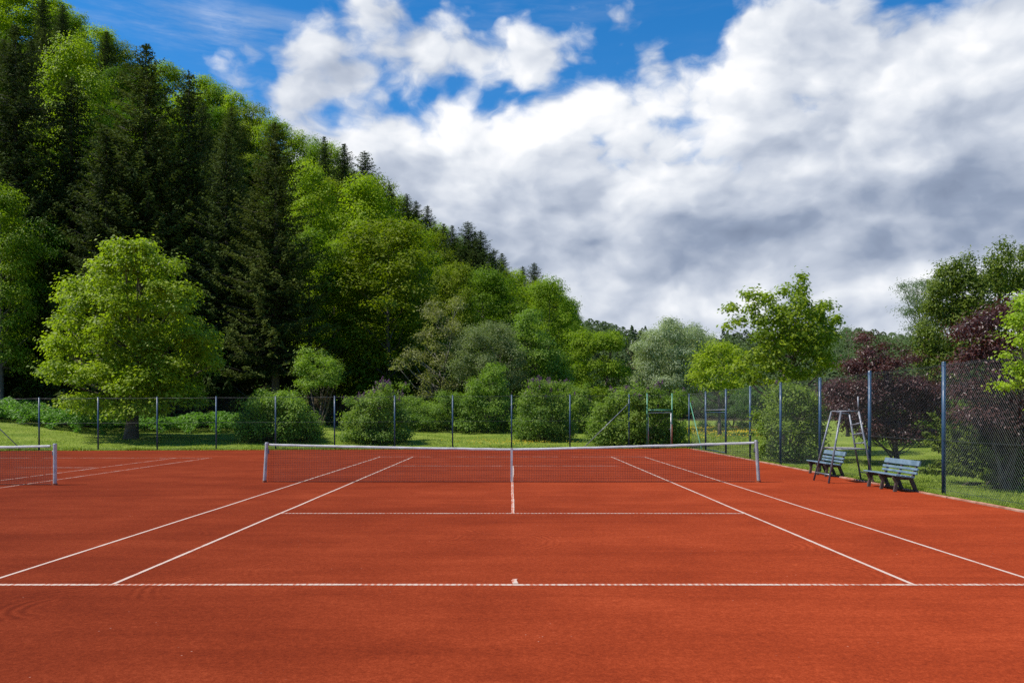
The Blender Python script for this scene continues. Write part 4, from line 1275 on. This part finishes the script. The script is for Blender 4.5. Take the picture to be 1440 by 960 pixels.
def grass():
    rng = np.random.default_rng(57)
    Cs = []; Hs = []
    # right of the side fence, dense near
    n = 150000
    y = 10 + 34 * rng.random(n) ** 1.9; x = 9.22 + (2.0 + y * .36) * rng.random(n) ** 1.25
    Cs.append(np.stack([x, y], 1)); Hs.append(np.full(n, .055) * np.where(x < 9.5, 1.3, 1))
    # strip behind the back fence and the meadow
    n = 130000
    px = rng.uniform(-40, 1090, n); d = 36.2 + 24 * rng.random(n) ** 1.7
    x = (px - 720) * d / F
    k = d > fence_y(x) - .10
    Cs.append(np.stack([x[k], d[k]], 1)); Hs.append(np.full(k.sum(), .085))
    n = 50000
    px = rng.uniform(930, 1160, n); d = rng.uniform(45, 115, n)
    Cs.append(np.stack([(px - 720) * d / F, d], 1)); Hs.append(np.full(n, .22))
    n = 16000
    x = rng.uniform(-36, 9.3, n); Cs.append(np.stack([x, fence_y(x) + rng.normal(-.02, .10, n)], 1)); Hs.append(np.full(n, .15))
    n = 9000
    y = rng.uniform(10, 39, n); Cs.append(np.stack([9.27 + np.abs(rng.normal(0, .07, n)), y], 1)); Hs.append(np.full(n, .10))
    P = np.concatenate(Cs); H = np.concatenate(Hs); n = len(P)
    H = H * rng.uniform(.5, 1.5, n) * (1 + .35 * np.sin(P[:, 0] * 2.3) * np.sin(P[:, 1] * 1.9))
    z = hz(P[:, 0], P[:, 1]) - .05 + .05 * sm((P[:, 1] - 40) / 2)
    T = np.array([0, 0, 1.0]) + rng.normal(0, .42, (n, 3))
    C = np.stack([P[:, 0], P[:, 1], z + H * .45], 1)
    W = H * rng.uniform(.14, .26, n)
    ti = np.clip(.45 + .25 * np.sin(P[:, 0] * .9 + 1) * np.sin(P[:, 1] * .7) + rng.normal(0, .2, n), 0, 1)
    tag(link('grass', leaf_mesh('grass', C, rdir(rng, n) + np.array([0, -.4, .2]), T, H, W, ti, shape='tri'), M['grass']), 'short green grass around the courts and in the meadow', 'grass', kind='stuff')


def flowers():
    rng = np.random.default_rng(58)
    n = 2600
    px = rng.uniform(935, 1085, n); d = rng.normal(78, 11, n)
    n2 = 500
    px = np.concatenate([px, rng.normal(715, 40, n2)]); d = np.concatenate([d, rng.normal(44.5, 1.4, n2)])
    k = d > 41; px, d = px[k], d[k]; n = len(d)
    x = (px - 720) * d / F
    patch = np.sin(x * .8 + 1) * np.sin(d * .35) + rng.normal(0, .5, n) > -.1
    x, d = x[patch], d[patch]; n = len(x)
    C = np.stack([x, d, hz(x, d) + rng.uniform(.16, .34, n) * np.where(d < 50, .5, 1)], 1)
    s = np.where(d < 50, .045, .10)
    tag(link('wildflowers', leaf_mesh('wildflowers', C, np.array([0, -.5, .8]) + rdir(rng, n) * .5, rdir(rng, n), s, s, rng.random(n)), M['buttercup']), 'yellow buttercups scattered in the meadow', 'wildflowers', kind='stuff')


def far_wood():
    rng = np.random.default_rng(59)
    Cs, Ns, Ti, Ls = [], [], [], []
    for i in range(760):
        px = rng.uniform(770, 1420); d = rng.uniform(245, 440)
        X = (px - 720) * d / F; g = float(hz(X, d))
        con = rng.random() < (.7 if 885 < px < 918 else .06)
        H = rng.uniform(11, 14) if con else rng.uniform(8, 13)
        n = 300
        u = rng.random(n)
        a = rng.random(n) * 6.28
        r = (3.6 * (1 - u) ** .8 + .2) if con else (5.2 * np.sin(np.pi * np.clip(.15 + .8 * u, 0, 1)))
        r = r * (.6 + .4 * np.sqrt(rng.random(n)))
        o = np.stack([np.cos(a), np.sin(a), u * .8], 1)
        c = np.array([X, d, g]) + np.stack([o[:, 0] * r, o[:, 1] * r, u * H], 1)
        Cs.append(c); Ns.append(o + np.array([0, 0, .6]) + rdir(rng, n) * .5)
        Ti.append(np.clip((.12 if con else .62) + rng.normal(0, .12) + rng.normal(0, .15, n), 0, 1)); Ls.append(rng.uniform(.7, 1.5, n) * (.8 if con else 1))
    C = np.concatenate(Cs); n = len(C); L = np.concatenate(Ls)
    tag(link('forest', leaf_mesh('forest', C, np.concatenate(Ns), rdir(rng, n), L, L * .8, np.concatenate(Ti)), M['farwood']), 'distant dark green wood on the far low hill', 'forest', kind='stuff')


weeds(); undergrowth(); forest_floor_shrubs(); grass(); flowers(); far_wood()

# ------------------------------------------------------------------ sky, sun, camera
SUN_EL = 56.0
SUN_AZ = -102.0     # degrees from +Y towards +X
w = bpy.data.worlds.new('World'); scene.world = w; w.use_nodes = True
nt = w.node_tree
bg = nt.nodes['Background']; outw = nt.nodes['World Output']
sky = nt.nodes.new('ShaderNodeTexSky'); sky.sky_type = 'NISHITA'; sky.sun_disc = False
sky.sun_elevation = R(SUN_EL); sky.sun_rotation = R(SUN_AZ % 360)
sky.air_density = 1.0; sky.dust_density = .25; sky.ozone_density = 3.0; sky.altitude = 500
hs = nt.nodes.new('ShaderNodeHueSaturation'); hs.inputs['Saturation'].default_value = 1.38; hs.inputs['Value'].default_value = 1.05
nt.links.new(sky.outputs[0], hs.inputs['Color']); nt.links.new(hs.outputs[0], bg.inputs['Color'])
bg.inputs['Strength'].default_value = .115
g = E(nt, nt.nodes.new('ShaderNodeTexCoord').outputs['Generated'])
sp = nt.nodes.new('ShaderNodeSeparateXYZ'); nt.links.new(g.s, sp.inputs[0])
X_, Y_, Z_ = (E(nt, sp.outputs[i]) for i in range(3))
u = X_.m('ARCTAN2', Y_)
v = Z_.m('ARCSINE')
cb = nt.nodes.new('ShaderNodeCombineXYZ'); nt.links.new(u.s, cb.inputs[0]); nt.links.new(v.s, cb.inputs[1])
uv = E(nt, cb.outputs[0])
def ae(px, py): return math.atan((px - 720) / F), math.atan2(HY - py, math.hypot(F, px - 720))
wv = uv.vm('MULTIPLY', (1.0, 1.55, 1))
warp = wv.noise(3.2, 5, .6, color=True).vm('SUBTRACT', (.5, .5, .5)).vm('MULTIPLY', (.16, .12, 0))
q = wv.vm('ADD', warp)
n1 = q.noise(3.6, 10, .56)
n2 = q.vm('ADD', (-.035, .045, 0)).noise(3.6, 6, .52)
n3 = q.noise(12.0, 8, .62)
def billow(p, sc):
    n = nt.nodes.new('ShaderNodeTexVoronoi'); n.voronoi_dimensions = '2D'; n.feature = 'SMOOTH_F1'; n.inputs['Scale'].default_value = sc
    n.inputs['Smoothness'].default_value = .35; n.inputs['Detail'].default_value = 2; n.inputs['Roughness'].default_value = .5; n.inputs['Lacunarity'].default_value = 2.3
    nt.links.new(p.s, n.inputs['Vector'])
    return E(nt, n.outputs['Distance'])
qb = wv.vm('ADD', warp.vm('MULTIPLY', (.6, .6, 0))).vm('ADD', q.noise(14, 3, .5, color=True).vm('SUBTRACT', (.5, .5, .5)).vm('MULTIPLY', (.03, .03, 0)))
vb1 = billow(qb, 7.5); vb2 = billow(qb.vm('ADD', (-.022, .03, 0)), 7.5)
# upper edge of the cloud bank as elevation over azimuth
fc = nt.nodes.new('ShaderNodeFloatCurve')
cu = fc.mapping.curves[0]
edge = [(300, 190), (380, 165), (400, 95), (450, 62), (530, 22), (640, 28), (700, 62), (800, 74), (850, 112), (900, 108), (975, 82), (1035, 20), (1080, -25), (1190, -30), (1228, 30), (1262, 52), (1320, 24), (1385, -15), (1450, -70)]
pts = []
for px, py in edge:
    a, e = ae(px, py); pts.append(((a + 1) / 2, e))
pts = [(0, .30), (.18, .34)] + pts + [(.93, .5), (1, .42)]
while len(cu.points) < len(pts): cu.points.new(.5, .5)
for p_, (a, e) in zip(cu.points, pts): p_.location = (a, e); p_.handle_type = 'AUTO_CLAMPED'
fc.mapping.update()
nt.links.new((q.vm('DOT_PRODUCT', (1, 0, 0)) * .5 + .5).s, fc.inputs['Value'])
vb = E(nt, fc.outputs[0])
def blob(px, py, rx, ry, amp, src=None):
    a, e = ae(px, py)
    s = (uv if src is None else src).vm('SUBTRACT', (a, e, 0)).vm('MULTIPLY', (F / rx, F / ry, 0)).vm('LENGTH')
    return s.rng(1.5, 0.0, 0.0, amp)
wuv = uv.vm('ADD', warp.vm('MULTIPLY', (.8, .55, 0)))
D = ((vb - v + .050) * 5.2).m('MINIMUM', 1.35) + (n1 - .5) * 1.4 + (n3 - .5) * .9 - (vb1 - .50) * .75
for b_ in ((470, 172, 60, 30, -.42), (1128, 150, 60, 30, -.5), (1340, 110, 170, 80, .7), (500, 110, 120, 60, .10), (770, 95, 120, 40, .40), (850, 150, 60, 30, .35), (440, 150, 60, 40, .25), (560, 120, 90, 30, -.35), (820, 95, 80, 30, -.3), (700, 120, 90, 30, -.3)):
    D = D + blob(*b_, src=wuv)
mask = D.rng(-.08, .42)
cir = uv.vm('MULTIPLY', (1.6, 11, 1)).vm('ADD', warp).noise(2.4, 7, .65).rng(.42, .80, 0, .55) * (blob(330, 45, 260, 34, 1.0) + blob(700, 15, 300, 30, .25) + .05)
mask2 = mask.m('MAXIMUM', cir)
# brightness of the cloud: lit tops, grey undersides
S = const(nt, .80) + (q.noise(3.6, 6, .52) - n2) * 1.7 + (n3 - .5) * .20 + (vb2 - vb1) * .34 + (q.noise(2.3, 4, .5) - .5) * .6
for b_ in ((1270, 310, 240, 70, -.32), (1400, 215, 130, 100, -.24), (880, 335, 260, 60, -.22), (1060, 360, 230, 46, -.22), (640, 365, 160, 50, -.22), (700, 260, 200, 60, -.08), (1180, 215, 90, 50, -.12), (560, 320, 100, 50, -.12),
           (1250, 110, 130, 60, .16), (1390, 75, 90, 70, .18), (620, 150, 240, 60, .22), (980, 170, 220, 60, .18), (1250, 230, 40, 14, .22), (880, 290, 60, 26, .2), (1300, 395, 190, 30, .20), (900, 408, 200, 30, .12), (1240, 440, 60, 30, -.18), (1000, 450, 240, 16, -.12)):
    S = S + blob(*b_, src=wuv)
ccol = S.rng(.05, 1.08, 0, 1, False).ramp([(0, (.125, .160, .235)), (.30, (.215, .260, .350)), (.60, (.395, .435, .510)), (.85, (.590, .615, .655)), (1, (.72, .725, .74))])
bg2 = nt.nodes.new('ShaderNodeBackground'); nt.links.new(ccol.s, bg2.inputs['Color']); bg2.inputs['Strength'].default_value = 1.0
mx = nt.nodes.new('ShaderNodeMixShader'); nt.links.new(mask2.s, mx.inputs[0]); nt.links.new(bg.outputs[0], mx.inputs[1]); nt.links.new(bg2.outputs[0], mx.inputs[2])
nt.links.new(mx.outputs[0], outw.inputs['Surface'])

sl = bpy.data.lights.new('sun', 'SUN'); sl.energy = 4.6; sl.angle = R(.53); sl.color = (1.0, .95, .87)
so_ = bpy.data.objects.new('sun', sl); COL.objects.link(so_)
dv = Vector((math.sin(R(SUN_AZ)) * math.cos(R(SUN_EL)), math.cos(R(SUN_AZ)) * math.cos(R(SUN_EL)), math.sin(R(SUN_EL))))
so_.rotation_euler = dv.to_track_quat('Z', 'Y').to_euler(); so_.location = (-30, -10, 60)

cam = bpy.data.cameras.new('camera'); co = bpy.data.objects.new('camera', cam); COL.objects.link(co)
co.location = (0, 0, CH); co.rotation_euler = (R(90), 0, 0)
cam.sensor_width = 36; cam.lens = F / 1440 * 36; cam.shift_y = (HY - 480) / 1440; cam.clip_end = 3000; cam.clip_start = .05
scene.camera = co
vs = scene.view_settings
vs.view_transform = 'Standard'; vs.look = 'None'; vs.exposure = 0.5; vs.gamma = 1.0
try: vs.use_curve_mapping = False
except Exception: pass
scene.cycles.use_denoising = False
scene.cycles.max_bounces = 6; scene.cycles.diffuse_bounces = 3; scene.cycles.transmission_bounces = 4; scene.cycles.transparent_max_bounces = 6
scene.cycles.sample_clamp_indirect = 4
